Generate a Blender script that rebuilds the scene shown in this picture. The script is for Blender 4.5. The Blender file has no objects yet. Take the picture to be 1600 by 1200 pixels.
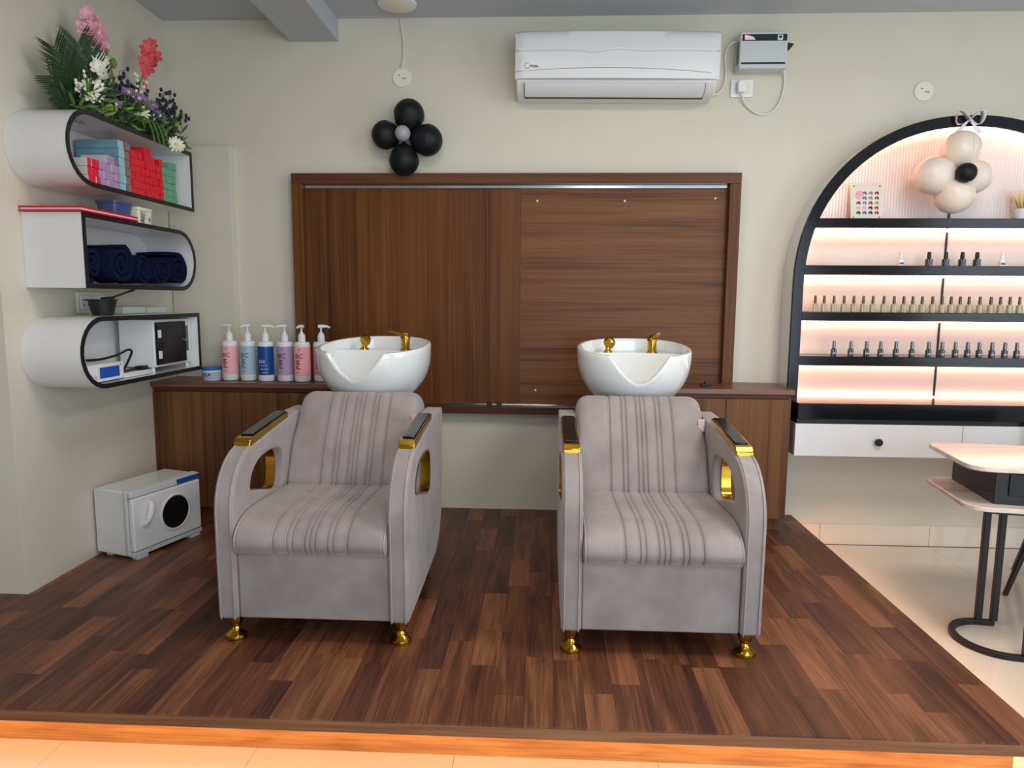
import bpy, bmesh, math, random
from mathutils import Vector, Matrix
random.seed(7)
PI = math.pi
SC = bpy.context.scene
COL = SC.collection
def s2l(c):
    return c/12.92 if c <= 0.04045 else ((c+0.055)/1.055)**2.4
def rgb(r, g, b):
    return (s2l(r/255), s2l(g/255), s2l(b/255), 1.0)

# ------------------------------------------------------------------ camera
cam_d = bpy.data.cameras.new('camera')
cam = bpy.data.objects.new('camera', cam_d); COL.objects.link(cam)
cam_d.sensor_fit = 'HORIZONTAL'; cam_d.sensor_width = 36.0
cam_d.lens = 36.0*1076.38/1600.0
cam_d.clip_start = 0.02
YAW, PIT, ROL = -0.0455233, 0.1219883, 0.0071803
f0 = Vector((math.sin(YAW), math.cos(YAW), 0)); r0 = Vector((math.cos(YAW), -math.sin(YAW), 0)); u0 = Vector((0, 0, 1))
fw = f0*math.cos(PIT) - u0*math.sin(PIT); up = u0*math.cos(PIT) + f0*math.sin(PIT)
rt = r0*math.cos(ROL) + up*math.sin(ROL); up2 = up*math.cos(ROL) - r0*math.sin(ROL)
m = Matrix.Identity(4)
for i in range(3):
    m[i][0] = rt[i]; m[i][1] = up2[i]; m[i][2] = -fw[i]
m[0][3], m[1][3], m[2][3] = 0.0, -3.827, 1.351
cam.matrix_world = m
SC.camera = cam

# ------------------------------------------------------------------ world, daylight, exposure
w = bpy.data.worlds.new('daylight'); SC.world = w; w.use_nodes = True
w.node_tree.nodes['Background'].inputs[0].default_value = (0.72, 0.86, 1.0, 1)
w.node_tree.nodes['Background'].inputs[1].default_value = 1.2
def area(name, loc, rot, sx, sy, power, color):
    l = bpy.data.lights.new(name, 'AREA'); l.shape = 'RECTANGLE'; l.size = sx; l.size_y = sy
    l.energy = power; l.color = color
    o = bpy.data.objects.new(name, l); COL.objects.link(o); o.location = loc; o.rotation_euler = rot
    return o
area('daylight_shopfront', (1.9, -6.6, 1.35), (PI/2, 0, 0), 3.6, 2.2, 88, (0.76, 0.90, 1.0))
area('daylight_side_window', (4.55, -3.9, 1.5), (PI/2, 0, PI/2), 2.4, 1.9, 50, (0.76, 0.91, 1.0))
area('ceiling_panel_lamp', (1.50, -2.15, 2.80), (0, 0, 0), 0.6, 0.6, 36, (1.0, 0.91, 0.80))
area('ceiling_panel_lamp', (-0.35, -1.75, 2.80), (0, 0, 0), 0.6, 0.6, 15, (1.0, 0.95, 0.88))
area('ceiling_panel_lamp', (0.6, -4.2, 2.80), (0, 0, 0), 0.6, 0.6, 16, (1.0, 0.95, 0.88))  # unseen panel added behind the camera as ceiling fill
SC.view_settings.view_transform = 'Standard'
SC.view_settings.look = 'None'
SC.view_settings.gamma = 1.0
SC.view_settings.use_curve_mapping = False
SC.view_settings.exposure = 0.02

# ------------------------------------------------------------------ materials
MATS = {}
def base_mat(name):
    mt = bpy.data.materials.new(name); mt.use_nodes = True
    MATS[name] = mt
    return mt, mt.node_tree.nodes, mt.node_tree.links, mt.node_tree.nodes['Principled BSDF']
def tex_coord(N, L, kind='pos', scale=(1, 1, 1), rnd=0.0):
    if kind == 'pos':
        g = N.new('ShaderNodeNewGeometry'); out = g.outputs['Position']
    else:
        g = N.new('ShaderNodeTexCoord'); out = g.outputs['Object']
    mp = N.new('ShaderNodeMapping'); mp.inputs['Scale'].default_value = scale
    L.new(out, mp.inputs['Vector'])
    if rnd:
        oi = N.new('ShaderNodeObjectInfo'); cx = N.new('ShaderNodeCombineXYZ')
        ml = N.new('ShaderNodeMath'); ml.operation = 'MULTIPLY'; ml.inputs[1].default_value = rnd
        L.new(oi.outputs['Random'], ml.inputs[0])
        for k in range(3): L.new(ml.outputs[0], cx.inputs[k])
        L.new(cx.outputs[0], mp.inputs['Location'])
    return mp.outputs['Vector']
def plain(name, col, rough=0.5, metal=0.0, spec=0.5, vary=0.06, nscale=9.0, bump=0.0, bscale=200.0, coat=0.0, sheen=0.0, trans=0.0, ior=1.45, alpha=1.0, kind='pos'):
    mt, N, L, P = base_mat(name)
    v = tex_coord(N, L, kind)
    nz = N.new('ShaderNodeTexNoise'); nz.inputs['Scale'].default_value = nscale; nz.inputs['Detail'].default_value = 4
    L.new(v, nz.inputs['Vector'])
    rp = N.new('ShaderNodeValToRGB')
    a = tuple(max(0, c*(1-vary)) for c in col[:3])+(1,); b = tuple(min(1, c*(1+vary)) for c in col[:3])+(1,)
    rp.color_ramp.elements[0].color = a; rp.color_ramp.elements[1].color = b
    rp.color_ramp.elements[0].position = 0.3; rp.color_ramp.elements[1].position = 0.7
    L.new(nz.outputs['Fac'], rp.inputs['Fac']); L.new(rp.outputs['Color'], P.inputs['Base Color'])
    P.inputs['Roughness'].default_value = rough; P.inputs['Metallic'].default_value = metal
    P.inputs['Specular IOR Level'].default_value = spec
    P.inputs['Coat Weight'].default_value = coat; P.inputs['Coat Roughness'].default_value = 0.05
    P.inputs['Sheen Weight'].default_value = sheen
    P.inputs['Transmission Weight'].default_value = trans; P.inputs['IOR'].default_value = ior
    P.inputs['Alpha'].default_value = alpha
    if bump:
        n2 = N.new('ShaderNodeTexNoise'); n2.inputs['Scale'].default_value = bscale; n2.inputs['Detail'].default_value = 3
        L.new(v, n2.inputs['Vector'])
        bp = N.new('ShaderNodeBump'); bp.inputs['Strength'].default_value = bump; bp.inputs['Distance'].default_value = 0.002
        L.new(n2.outputs['Fac'], bp.inputs['Height']); L.new(bp.outputs['Normal'], P.inputs['Normal'])
    return mt
def wood(name, dark, mid, light, grain='z', rough=0.4, broad=7.0, fine=70.0, along=0.5, rnd=0.0, tone=0.0, spec=0.5, bump=0.12):
    """grain runs along the given world axis; rnd shifts it piece by piece; tone = how much each piece's own shade differs"""
    mt, N, L, P = base_mat(name)
    ax = 'xyz'.index(grain)
    def sc(k):
        s = [k, k, k]; s[ax] = along*(1 if k < 30 else 3); return tuple(s)
    n1 = N.new('ShaderNodeTexNoise'); n1.inputs['Scale'].default_value = 1; n1.inputs['Detail'].default_value = 5; n1.inputs['Distortion'].default_value = 0.6
    L.new(tex_coord(N, L, 'pos', sc(broad), rnd), n1.inputs['Vector'])
    n2 = N.new('ShaderNodeTexNoise'); n2.inputs['Scale'].default_value = 1; n2.inputs['Detail'].default_value = 6
    L.new(tex_coord(N, L, 'pos', sc(fine), rnd), n2.inputs['Vector'])
    mx = N.new('ShaderNodeMath'); mx.operation = 'MULTIPLY_ADD'; mx.inputs[1].default_value = 0.42
    L.new(n2.outputs['Fac'], mx.inputs[0])
    m2 = N.new('ShaderNodeMath'); m2.operation = 'MULTIPLY'; m2.inputs[1].default_value = 0.58
    L.new(n1.outputs['Fac'], m2.inputs[0]); L.new(m2.outputs[0], mx.inputs[2])
    fac = mx.outputs[0]
    if tone:
        oi = N.new('ShaderNodeObjectInfo')
        m3 = N.new('ShaderNodeMath'); m3.operation = 'MULTIPLY_ADD'; m3.inputs[1].default_value = tone; m3.inputs[2].default_value = -tone*0.5
        L.new(oi.outputs['Random'], m3.inputs[0])
        m4 = N.new('ShaderNodeMath'); m4.operation = 'ADD'; L.new(m3.outputs[0], m4.inputs[0]); L.new(fac, m4.inputs[1]); fac = m4.outputs[0]
    rp = N.new('ShaderNodeValToRGB')
    e = rp.color_ramp.elements
    e[0].position = 0.30; e[0].color = dark; e[1].position = 0.72; e[1].color = light
    k = e.new(0.5); k.color = mid
    L.new(fac, rp.inputs['Fac']); L.new(rp.outputs['Color'], P.inputs['Base Color'])
    P.inputs['Roughness'].default_value = rough; P.inputs['Specular IOR Level'].default_value = spec
    bp = N.new('ShaderNodeBump'); bp.inputs['Strength'].default_value = bump; bp.inputs['Distance'].default_value = 0.001
    L.new(n2.outputs['Fac'], bp.inputs['Height']); L.new(bp.outputs['Normal'], P.inputs['Normal'])
    return mt
def glow(name, col, strength):
    mt, N, L, P = base_mat(name)
    nz = N.new('ShaderNodeTexNoise'); nz.inputs['Scale'].default_value = 40
    L.new(tex_coord(N, L), nz.inputs['Vector'])
    P.inputs['Base Color'].default_value = col
    P.inputs['Emission Color'].default_value = col
    P.inputs['Emission Strength'].default_value = strength
    return mt

M = MATS
plain('wall_paint', rgb(210, 203, 186), 0.62, vary=0.02, nscale=2.5, bump=0.15, bscale=60)
plain('ceiling_paint', rgb(184, 189, 196), 0.6, vary=0.02, nscale=3)
plain('white_laminate', rgb(226, 223, 224), 0.22, vary=0.01, coat=0.3)
plain('white_plastic', rgb(226, 226, 228), 0.32, vary=0.01)
plain('ivory_plastic', rgb(226, 222, 206), 0.4, vary=0.01)
plain('ceramic', rgb(232, 234, 235), 0.08, vary=0.01, coat=0.6)
plain('black_gloss', rgb(18, 19, 23), 0.14, vary=0.05, spec=0.35)
plain('black_satin', rgb(22, 22, 24), 0.42, vary=0.05)
plain('black_metal', rgb(32, 31, 31), 0.38, vary=0.05, metal=0.3)
plain('gold', rgb(188, 148, 50), 0.18, metal=1.0, vary=0.04)
plain('chrome', rgb(205, 205, 205), 0.12, metal=1.0, vary=0.03)
plain('suede', rgb(148, 137, 136), 0.62, vary=0.15, nscale=9, bump=0.12, bscale=300, sheen=0.25, kind='pos')
plain('piping', rgb(162, 152, 150), 0.55, vary=0.05)
plain('tile', rgb(222, 208, 192), 0.07, vary=0.03, nscale=1.5, spec=0.5)
plain('grout', rgb(160, 148, 134), 0.8)
plain('towel', rgb(18, 24, 52), 0.95, vary=0.25, nscale=60, bump=0.8, bscale=500, spec=0.1)
plain('balloon_black', rgb(20, 22, 25), 0.5, vary=0.05, spec=0.3)
plain('balloon_grey', rgb(160, 160, 166), 0.3, vary=0.03)
plain('balloon_cream', rgb(232, 216, 202), 0.32, vary=0.02)
plain('ribbon', rgb(240, 240, 245), 0.25, vary=0.03, trans=0.15)
plain('grey_metal_paint', rgb(196, 200, 202), 0.35, vary=0.02)
plain('dark_glass', rgb(16, 16, 18), 0.22, vary=0.1)
plain('screen_blue', rgb(26, 84, 178), 0.2, vary=0.08, nscale=4)
plain('navy_print', rgb(22, 34, 44), 0.35, vary=0.2, nscale=20)
plain('cable_white', rgb(222, 220, 212), 0.4, vary=0.02)
plain('cable_black', rgb(18, 18, 20), 0.45)
plain('blue_plastic', rgb(62, 84, 132), 0.35, vary=0.03)
plain('red_gloss', rgb(205, 22, 44), 0.2, vary=0.03)
plain('print_grey', rgb(95, 95, 100), 0.6)
plain('print_black', rgb(25, 25, 28), 0.6)
plain('brush_bowl', rgb(24, 26, 27), 0.45)
plain('clear_plastic', rgb(232, 240, 236), 0.1, trans=0.35, vary=0.02)
plain('carton_side', rgb(206, 200, 200), 0.55)
for n, c in (('red', (222, 28, 48)), ('lilac', (176, 140, 186)), ('blue', (150, 194, 208)), ('brown', (132, 112, 104)), ('green', (104, 166, 130))):
    plain('carton_'+n, rgb(*c), 0.5, vary=0.16, nscale=110)
plain('carton_blue_side', rgb(112, 152, 166), 0.5, vary=0.05)
for n, c in (('pink', (244, 176, 184)), ('aqua', (166, 192, 202)), ('cobalt', (10, 72, 142)), ('mauve', (178, 152, 190)), ('rose', (246, 172, 182)), ('deep_pink', (216, 132, 158))):
    plain('label_'+n, rgb(*c), 0.4, vary=0.02)
plain('print_maroon', rgb(120, 40, 58), 0.6); plain('print_teal', rgb(60, 110, 135), 0.6); plain('print_violet', rgb(72, 48, 96), 0.6); plain('print_pale', rgb(190, 205, 222), 0.6)
plain('tag_pink', rgb(232, 200, 208), 0.5)
plain('jar_body', rgb(176, 188, 200), 0.35); plain('jar_lid', rgb(28, 104, 170), 0.35)
plain('polish_clear', rgb(172, 156, 108), 0.12, vary=0.04, coat=0.5); plain('polish_dark', rgb(34, 28, 30), 0.15, coat=0.5)
plain('polish_white', rgb(240, 232, 228), 0.15, coat=0.5); plain('cap_silver', rgb(120, 120, 122), 0.3, metal=0.9); plain('cap_gold', rgb(96, 84, 50), 0.25, metal=0.8)
plain('leaf_green', rgb(74, 110, 42), 0.5, vary=0.3, nscale=30); plain('leaf_dark', rgb(38, 62, 34), 0.5, vary=0.3, nscale=30)
plain('leaf_bright', rgb(132, 164, 44), 0.5, vary=0.25, nscale=30); plain('stem_green', rgb(112, 140, 66), 0.5, vary=0.15)
plain('petal_pink', rgb(234, 168, 184), 0.6, vary=0.12, nscale=50); plain('petal_coral', rgb(226, 92, 96), 0.6, vary=0.15, nscale=50)
plain('petal_white', rgb(238, 234, 214), 0.6, vary=0.04, nscale=50); plain('petal_purple', rgb(146, 116, 158), 0.6, vary=0.2, nscale=50)
plain('bud_dark', rgb(44, 46, 58), 0.6, vary=0.2, nscale=60); plain('petal_yellow', rgb(222, 214, 150), 0.6, vary=0.1)
plain('back_board', rgb(240, 220, 210), 0.35, vary=0.01)
wood('laminate_floor', rgb(60, 33, 24), rgb(98, 58, 39), rgb(144, 92, 62), 'y', 0.42, 22, 170, 1.8, rnd=37.0, tone=0.26, bump=0.1, spec=0.38)
wood('platform_edge', rgb(84, 52, 32), rgb(122, 79, 49), rgb(148, 102, 68), 'x', 0.4, 20, 120, 1.2)
wood('fascia_wood', rgb(160, 98, 48), rgb(196, 134, 70), rgb(220, 162, 92), 'x', 0.45, 30, 140, 1.5)
wood('walnut_upright', rgb(54, 31, 14), rgb(98, 59, 30), rgb(118, 76, 42), 'z', 0.38, 13, 90, 0.35, spec=0.18)
wood('walnut_level', rgb(60, 36, 21), rgb(108, 69, 42), rgb(128, 86, 55), 'x', 0.38, 16, 90, 0.5, spec=0.18)
wood('walnut_frame', rgb(66, 40, 23), rgb(92, 57, 36), rgb(108, 70, 45), 'x', 0.4, 16, 90, 0.5, spec=0.18)
wood('walnut_top', rgb(86, 52, 38), rgb(112, 72, 54), rgb(134, 90, 68), 'x', 0.34, 18, 90, 0.6)
wood('walnut_cabinet', rgb(62, 38, 20), rgb(106, 69, 42), rgb(130, 90, 58), 'z', 0.38, 12, 90, 0.35, spec=0.18)
wood('marble', rgb(188, 164, 150), rgb(220, 204, 194), rgb(240, 232, 226), 'x', 0.1, 11, 60, 2.0, bump=0.0)
glow('led_orange', (1.0, 0.49, 0.16, 1), 15.0)
glow('led_warm', (1.0, 0.49, 0.30, 1), 21.0)
glow('red_led', (1.0, 0.05, 0.05, 1), 6.0)
# fluted acrylic: fine vertical ribs as relief
def fluted():
    mt, N, L, P = base_mat('fluted_board')
    P.inputs['Base Color'].default_value = rgb(236, 226, 224); P.inputs['Roughness'].default_value = 0.3
    wv = N.new('ShaderNodeTexWave'); wv.wave_type = 'BANDS'; wv.bands_direction = 'X'; wv.inputs['Scale'].default_value = 20
    L.new(tex_coord(N, L), wv.inputs['Vector'])
    bp = N.new('ShaderNodeBump'); bp.inputs['Strength'].default_value = 0.5; bp.inputs['Distance'].default_value = 0.004
    L.new(wv.outputs['Fac'], bp.inputs['Height']); L.new(bp.outputs['Normal'], P.inputs['Normal'])
fluted()

# ------------------------------------------------------------------ mesh helpers
class MB:
    def __init__(s): s.v = []; s.f = []; s.mi = []
    def face(s, idx, mi=0): s.f.append(tuple(idx)); s.mi.append(mi)
    def box(s, x0, x1, y0, y1, z0, z1, mi=0):
        b = len(s.v)
        s.v += [(x0,y0,z0),(x1,y0,z0),(x1,y1,z0),(x0,y1,z0),(x0,y0,z1),(x1,y0,z1),(x1,y1,z1),(x0,y1,z1)]
        for q in ((0,3,2,1),(4,5,6,7),(0,1,5,4),(1,2,6,5),(2,3,7,6),(3,0,4,7)): s.face([b+i for i in q], mi)
        return s
    def prism(s, poly, axis, a, b, mi=0):
        """poly: 2-D outline in the two other axes (x: (y,z); y: (x,z); z: (x,y)), extruded from a to b"""
        def P(p, t):
            return {'x': (t, p[0], p[1]), 'y': (p[0], t, p[1]), 'z': (p[0], p[1], t)}[axis]
        k = len(s.v); n = len(poly)
        s.v += [P(p, a) for p in poly] + [P(p, b) for p in poly]
        s.face(range(k, k+n), mi); s.face(range(k+2*n-1, k+n-1, -1), mi)
        for i in range(n):
            j = (i+1) % n; s.face((k+i, k+n+i, k+n+j, k+j), mi)
        return s
    def tube(s, pts, r, n=8, caps=True, mi=0):
        pts = [Vector(p) for p in pts]; k0 = len(s.v); N = len(pts)
        rr = r if isinstance(r, (list, tuple)) else [r]*N
        up = None
        for i, p in enumerate(pts):
            t = (pts[min(i+1, N-1)] - pts[max(i-1, 0)]).normalized()
            if up is None:
                up = Vector((0, 0, 1)) if abs(t.z) < 0.9 else Vector((1, 0, 0))
            a = (up - t*up.dot(t)).normalized(); up = a; b = t.cross(a)
            for j in range(n):
                an = 2*PI*j/n; s.v.append(tuple(p + (a*math.cos(an) + b*math.sin(an))*rr[i]))
        for i in range(N-1):
            for j in range(n):
                q = (j+1) % n
                s.face((k0+i*n+j, k0+i*n+q, k0+(i+1)*n+q, k0+(i+1)*n+j), mi)
        if caps:
            s.face(range(k0+n-1, k0-1, -1), mi); s.face(range(k0+(N-1)*n, k0+N*n), mi)
        return s
    def lathe(s, prof, c=(0, 0, 0), n=24, mi=0, sx=1, sy=1):
        k = len(s.v); m_ = len(prof)
        for r, z in prof:
            for j in range(n):
                a = 2*PI*j/n; s.v.append((c[0]+r*sx*math.cos(a), c[1]+r*sy*math.sin(a), c[2]+z))
        for i in range(m_-1):
            for j in range(n):
                q = (j+1) % n; s.face((k+i*n+j, k+i*n+q, k+(i+1)*n+q, k+(i+1)*n+j), mi)
        s.face(range(k+n-1, k-1, -1), mi); s.face(range(k+(m_-1)*n, k+m_*n), mi)
        return s
    def ball(s, c, rx, ry, rz, n=20, h=12, mi=0):
        prof = [(max(1e-4, math.sin(PI*i/h)), -math.cos(PI*i/h)) for i in range(h+1)]
        k = len(s.v)
        for r, z in prof:
            for j in range(n):
                a = 2*PI*j/n; s.v.append((c[0]+r*rx*math.cos(a), c[1]+r*ry*math.sin(a), c[2]+z*rz))
        for i in range(h):
            for j in range(n):
                q = (j+1) % n; s.face((k+i*n+j, k+i*n+q, k+(i+1)*n+q, k+(i+1)*n+j), mi)
        return s
    def grid(s, P, nu, nv, closed_v=False, mi=0, closed_u=False):
        k = len(s.v)
        for i in range(nu):
            for j in range(nv): s.v.append(tuple(P(i, j)))
        for i in range(nu if closed_u else nu-1):
            for j in range(nv if closed_v else nv-1):
                i2 = (i+1) % nu; j2 = (j+1) % nv
                s.face((k+i*nv+j, k+i2*nv+j, k+i2*nv+j2, k+i*nv+j2), mi)
        return k
    def xform(s, mtx, start=0):
        for i in range(start, len(s.v)): s.v[i] = tuple(mtx @ Vector(s.v[i]))
        return s
    def mesh(s, name, mats, smooth=35):
        me = bpy.data.meshes.new(name); me.from_pydata(s.v, [], s.f)
        for mt in (mats if isinstance(mats, (list, tuple)) else [mats]): me.materials.append(M[mt])
        if any(s.mi): me.polygons.foreach_set('material_index', s.mi)
        bm = bmesh.new(); bm.from_mesh(me); bmesh.ops.recalc_face_normals(bm, faces=bm.faces); bm.to_mesh(me); bm.free()
        if smooth:
            me.polygons.foreach_set('use_smooth', [True]*len(me.polygons))
            me.set_sharp_from_angle(angle=math.radians(smooth))
        me.update()
        return me
    def build(s, name, mats, parent=None, bevel=0, smooth=35, world=True, seg=2):
        """world: vertices are given in world coordinates and are moved to the parent's own"""
        if parent is not None and world:
            L = parent.location if parent.parent is None else parent.location + parent.parent.location
            s.v = [(a-L.x, b-L.y, c-L.z) for a, b, c in s.v]
        o = bpy.data.objects.new(name, s.mesh(name, mats, smooth)); COL.objects.link(o)
        o.parent = parent
        if bevel:
            md = o.modifiers.new('bevel', 'BEVEL'); md.width = bevel; md.segments = seg; md.limit_method = 'ANGLE'; md.angle_limit = math.radians(40)
            md.harden_normals = False
        return o
def tag(o, label, cat, group=None):
    o['label'] = label; o['category'] = cat
    if group: o['group'] = group
    return o
def thing(name, label, cat, loc=(0, 0, 0), rotz=0, group=None):
    o = bpy.data.objects.new(name, None); COL.objects.link(o)
    o.empty_display_size = 0.1; o.location = loc; o.rotation_euler = (0, 0, rotz)
    return tag(o, label, cat, group)
def struct(o, label=None):
    o['kind'] = 'structure'
    if label: o['label'] = label
    return o
def centre(o):
    """move a one-mesh thing's origin to its base"""
    me = o.data; n = len(me.vertices)
    xs = [v.co.x for v in me.vertices]; ys = [v.co.y for v in me.vertices]; zs = [v.co.z for v in me.vertices]
    c = Vector(((min(xs)+max(xs))/2, (min(ys)+max(ys))/2, min(zs)))
    me.transform(Matrix.Translation(-c)); o.location = c
    return o
def dup(root, loc=None, rotz=None, label=None):
    r = root.copy(); COL.objects.link(r)
    if loc is not None: r.location = loc
    if rotz is not None: r.rotation_euler = (0, 0, rotz)
    if label: r['label'] = label
    for ch in list(root.children):
        c = ch.copy(); COL.objects.link(c); c.parent = r
        for g in list(ch.children):
            d = g.copy(); COL.objects.link(d); d.parent = c
    return r
def spline(pts, per=8):
    pts = [Vector(p) for p in pts]; out = []
    for i in range(len(pts)-1):
        a = pts[max(i-1, 0)]; b = pts[i]; c = pts[i+1]; d = pts[min(i+2, len(pts)-1)]
        for k in range(per):
            t = k/per
            out.append(0.5*((2*b) + (c-a)*t + (2*a-5*b+4*c-d)*t*t + (3*b-a-3*c+d)*t**3))
    out.append(pts[-1]); return out
def text(body, size, loc, rot, mat, parent, name='lettering', depth=0.0006, align='LEFT', space=1.0):
    cu = bpy.data.curves.new(name, 'FONT'); cu.body = body; cu.size = size; cu.extrude = depth; cu.align_x = align
    cu.space_line = space
    cu.materials.append(M[mat])
    tmp = bpy.data.objects.new(name, cu)
    me = bpy.data.meshes.new_from_object(tmp); me.name = name
    if not me.materials: me.materials.append(M[mat])
    bpy.data.objects.remove(tmp)
    o = bpy.data.objects.new(name, me); COL.objects.link(o); o.parent = parent; o['kind'] = 'stuff'
    o.location = loc; o.rotation_euler = rot
    return o
def rrect(x0, x1, z0, z1, r, n=6):
    pts = []
    for cx, cz, a0 in ((x1-r, z1-r, 0), (x0+r, z1-r, PI/2), (x0+r, z0+r, PI), (x1-r, z0+r, 3*PI/2)):
        for k in range(n+1):
            a = a0 + PI/2*k/n; pts.append((cx+r*math.cos(a), cz+r*math.sin(a)))
    return pts

# ------------------------------------------------------------------ the room
PT = 0.16                       # platform top above the tiled floor
CE = 2.827                      # ceiling height
struct(MB().box(-3.3, 4.8, 0.0, 0.15, 0.0, CE).build('wall_back', 'wall_paint'), 'cream painted back wall')
struct(MB().box(-3.3, -2.07, -1.27, 0.0, 0.0, CE).build('wall_left', 'wall_paint'), 'cream painted pillar wall carrying the shelves')
struct(MB().box(-3.45, -3.3, -7.0, 0.15, 0.0, CE).build('wall_far_left', 'wall_paint'))
b = MB(); b.box(4.6, 4.75, -7.0, -4.9, 0, CE); b.box(4.6, 4.75, -1.9, 0.15, 0, CE); b.box(4.6, 4.75, -4.9, -1.9, 0, 0.5); b.box(4.6, 4.75, -4.9, -1.9, 2.5, CE)
struct(b.build('wall_right', 'wall_paint'))
b = MB(); b.box(-3.45, -0.2, -7.0, -6.85, 0, CE); b.box(4.0, 4.75, -7.0, -6.85, 0, CE); b.box(-0.2, 4.0, -7.0, -6.85, 2.5, CE)
struct(b.build('wall_front', 'wall_paint'))
struct(MB().box(-3.45, 4.75, -7.0, 0.15, CE, CE+0.12).build('ceiling', 'ceiling_paint'), 'grey painted ceiling')
struct(MB().box(-1.376, -1.114, -6.85, 0.0, 2.712, CE).build('ceiling_beam', 'ceiling_paint', bevel=0.004), 'grey painted ceiling beam running to the back wall')
fl = MB().box(-3.3, 4.75, -7.0, 0.0, -0.06, -0.003).build('floor', 'grout'); struct(fl, 'cream polished floor tiles')
tile_me = MB().box(-0.2992, 0.2992, -0.2992, 0.2992, -0.003, 0.0).mesh('tile', 'tile', 0)
xs = [-1.45-0.6*3+0.6*i for i in range(14)]
for i, x in enumerate(xs):
    for j in range(12):
        y = -0.03-0.6*j
        cx, cy = x+0.3, y-0.3
        if cx > 4.75 or cx < -3.0: continue
        if cx < 1.3 and cy > -1.9: continue        # under the platform
        o = bpy.data.objects.new('tile', tile_me); COL.objects.link(o); o.parent = fl; o.location = (cx, cy, 0)
# tiled skirting on the right part of the back wall
sk = MB().box(1.40, 4.6, -0.012, 0.0, 0.0, 0.005).build('baseboard_back', 'grout'); struct(sk)
sk_me = MB().box(-0.2988, 0.2988, -0.014, -0.0002, 0.0, 0.115).mesh('tile', 'tile', 0)
for x in (1.861, 2.461, 3.061, 3.661, 4.261):
    o = bpy.data.objects.new('tile', sk_me); COL.objects.link(o); o.parent = sk; o.location = (x, 0, 0)
o = bpy.data.objects.new('tile', MB().box(1.405, 1.5598, -0.014, -0.0002, 0, 0.115).mesh('tile', 'tile', 0)); COL.objects.link(o); o.parent = sk

# raised platform: slab with a rounded corner, recessed fascia, LED strip under the lip, laminate strips on top
YF, XR = -2.019, 1.402
def corner_poly(x0, y0, x1, y1, r):
    """rectangle whose corner (x1, y0) is rounded"""
    pts = [(x0, y0)]
    for k in range(9):
        a = -PI/2 + PI/2*k/8; pts.append((x1-r+r*math.cos(a), y0+r+r*math.sin(a)))
    return pts + [(x1, y1), (x0, y1)]
pl = bpy.data.objects.new('platform', None); COL.objects.link(pl); pl.empty_display_size = 0.1; struct(pl, 'raised platform floored with dark laminate strips')
sp = [(-3.3, YF)]+corner_poly(-3.3, YF, XR, 0, 0.06)[1:-1]+[(-2.07, 0), (-2.07, -1.27), (-3.3, -1.27)]
MB().prism(sp, 'z', 0.120, PT-0.007).build('slab', 'platform_edge', pl)
MB().box(-3.3, 1.362, -1.93, -1.90, 0.0, 0.1205).build('front_fascia', 'fascia_wood', pl)
MB().box(1.332, 1.362, -1.90, -0.02, 0.0, 0.1205).build('side_fascia', 'fascia_wood', pl)
MB().box(-3.2, 1.36, -1.990, -1.976, 0.115, 0.1199).build('light_strip', 'led_orange', pl)
MB().box(1.366, 1.394, -1.93, -0.05, 0.115, 0.1199).build('light_strip', 'led_orange', pl)
unit = MB().box(-0.5, 0.5, -0.5, 0.5, -0.007, 0.0).mesh('laminate_strip', 'laminate_floor', 0)
SW = 0.0905; xcol = XR; rg = random.Random(11)
def strip(x0, x1, y0, y1, corner=False):
    dz = rg.uniform(-0.0004, 0.0)
    if corner:
        o = MB().prism(corner_poly(x0, y0, x1, y1, 0.06), 'z', PT-0.007, PT).build('laminate_strip', 'laminate_floor', pl, smooth=0); return
    o = bpy.data.objects.new('laminate_strip', unit); COL.objects.link(o); o.parent = pl
    g = 0.0007
    o.location = ((x0+x1)/2, (y0+y1)/2, PT+dz); o.scale = (x1-x0-g, y1-y0-g, 1)
ncol = 0
while xcol > -2.30:
    x0, x1 = xcol-SW, xcol
    ylim = 0.0 if x0 >= -2.071 else (-1.27)
    if x0 < -2.07 < x1: ylim = -1.27
    y = YF; first = True
    L0 = rg.uniform(0.12, 0.5)
    while y < ylim-1e-4:
        ln = L0 if first else rg.choice((0.24, 0.32, 0.40, 0.48, 0.30))
        y1 = min(ylim, y+ln)
        if ylim-y1 < 0.1: y1 = ylim
        strip(x0, x1, y, y1, corner=(ncol == 0 and first)); first = False
        y = y1
    xcol = x0; ncol += 1
MB().box(-3.3, xcol-0.0005, YF, -1.27, PT-0.007, PT).build('laminate_sheet', 'laminate_floor', pl, smooth=0)

# boxed panel in the back left corner
struct(MB().box(-2.066, -1.712, -0.05, 0.0, 0.907, 2.165).build('trim_1', 'wall_paint', bevel=0.002), 'shallow cream boxing in the back left corner')

# ------------------------------------------------------------------ framed wood panel on the back wall
pn = thing('wood_wall_panel', 'framed dark walnut board mounted on the back wall above the two chairs', 'wall panel', (-0.17, -0.03, 0.72))
X0, X1, Z0, Z1, FD = -1.374, 1.027, 0.720, 2.019, 0.062
MB().box(X0, X1, -FD, -0.001, Z1-0.054, Z1).build('frame_rail', 'walnut_frame', pn, bevel=0.002)
MB().box(X0, X1, -FD, -0.001, Z0, Z0+0.040).build('frame_rail', 'walnut_frame', pn, bevel=0.002)
MB().box(X0, X0+0.058, -FD, -0.001, Z0+0.040, Z1-0.054).build('frame_stile', 'walnut_upright', pn, bevel=0.002)
MB().box(X1-0.058, X1, -FD, -0.001, Z0+0.040, Z1-0.054).build('frame_stile', 'walnut_upright', pn, bevel=0.002)
XS = -0.132
MB().box(X0+0.058, XS-0.001, -0.012, -0.001, Z0+0.04, Z1-0.054).build('board', 'walnut_upright', pn)['label'] = 'board with upright grain'
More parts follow.
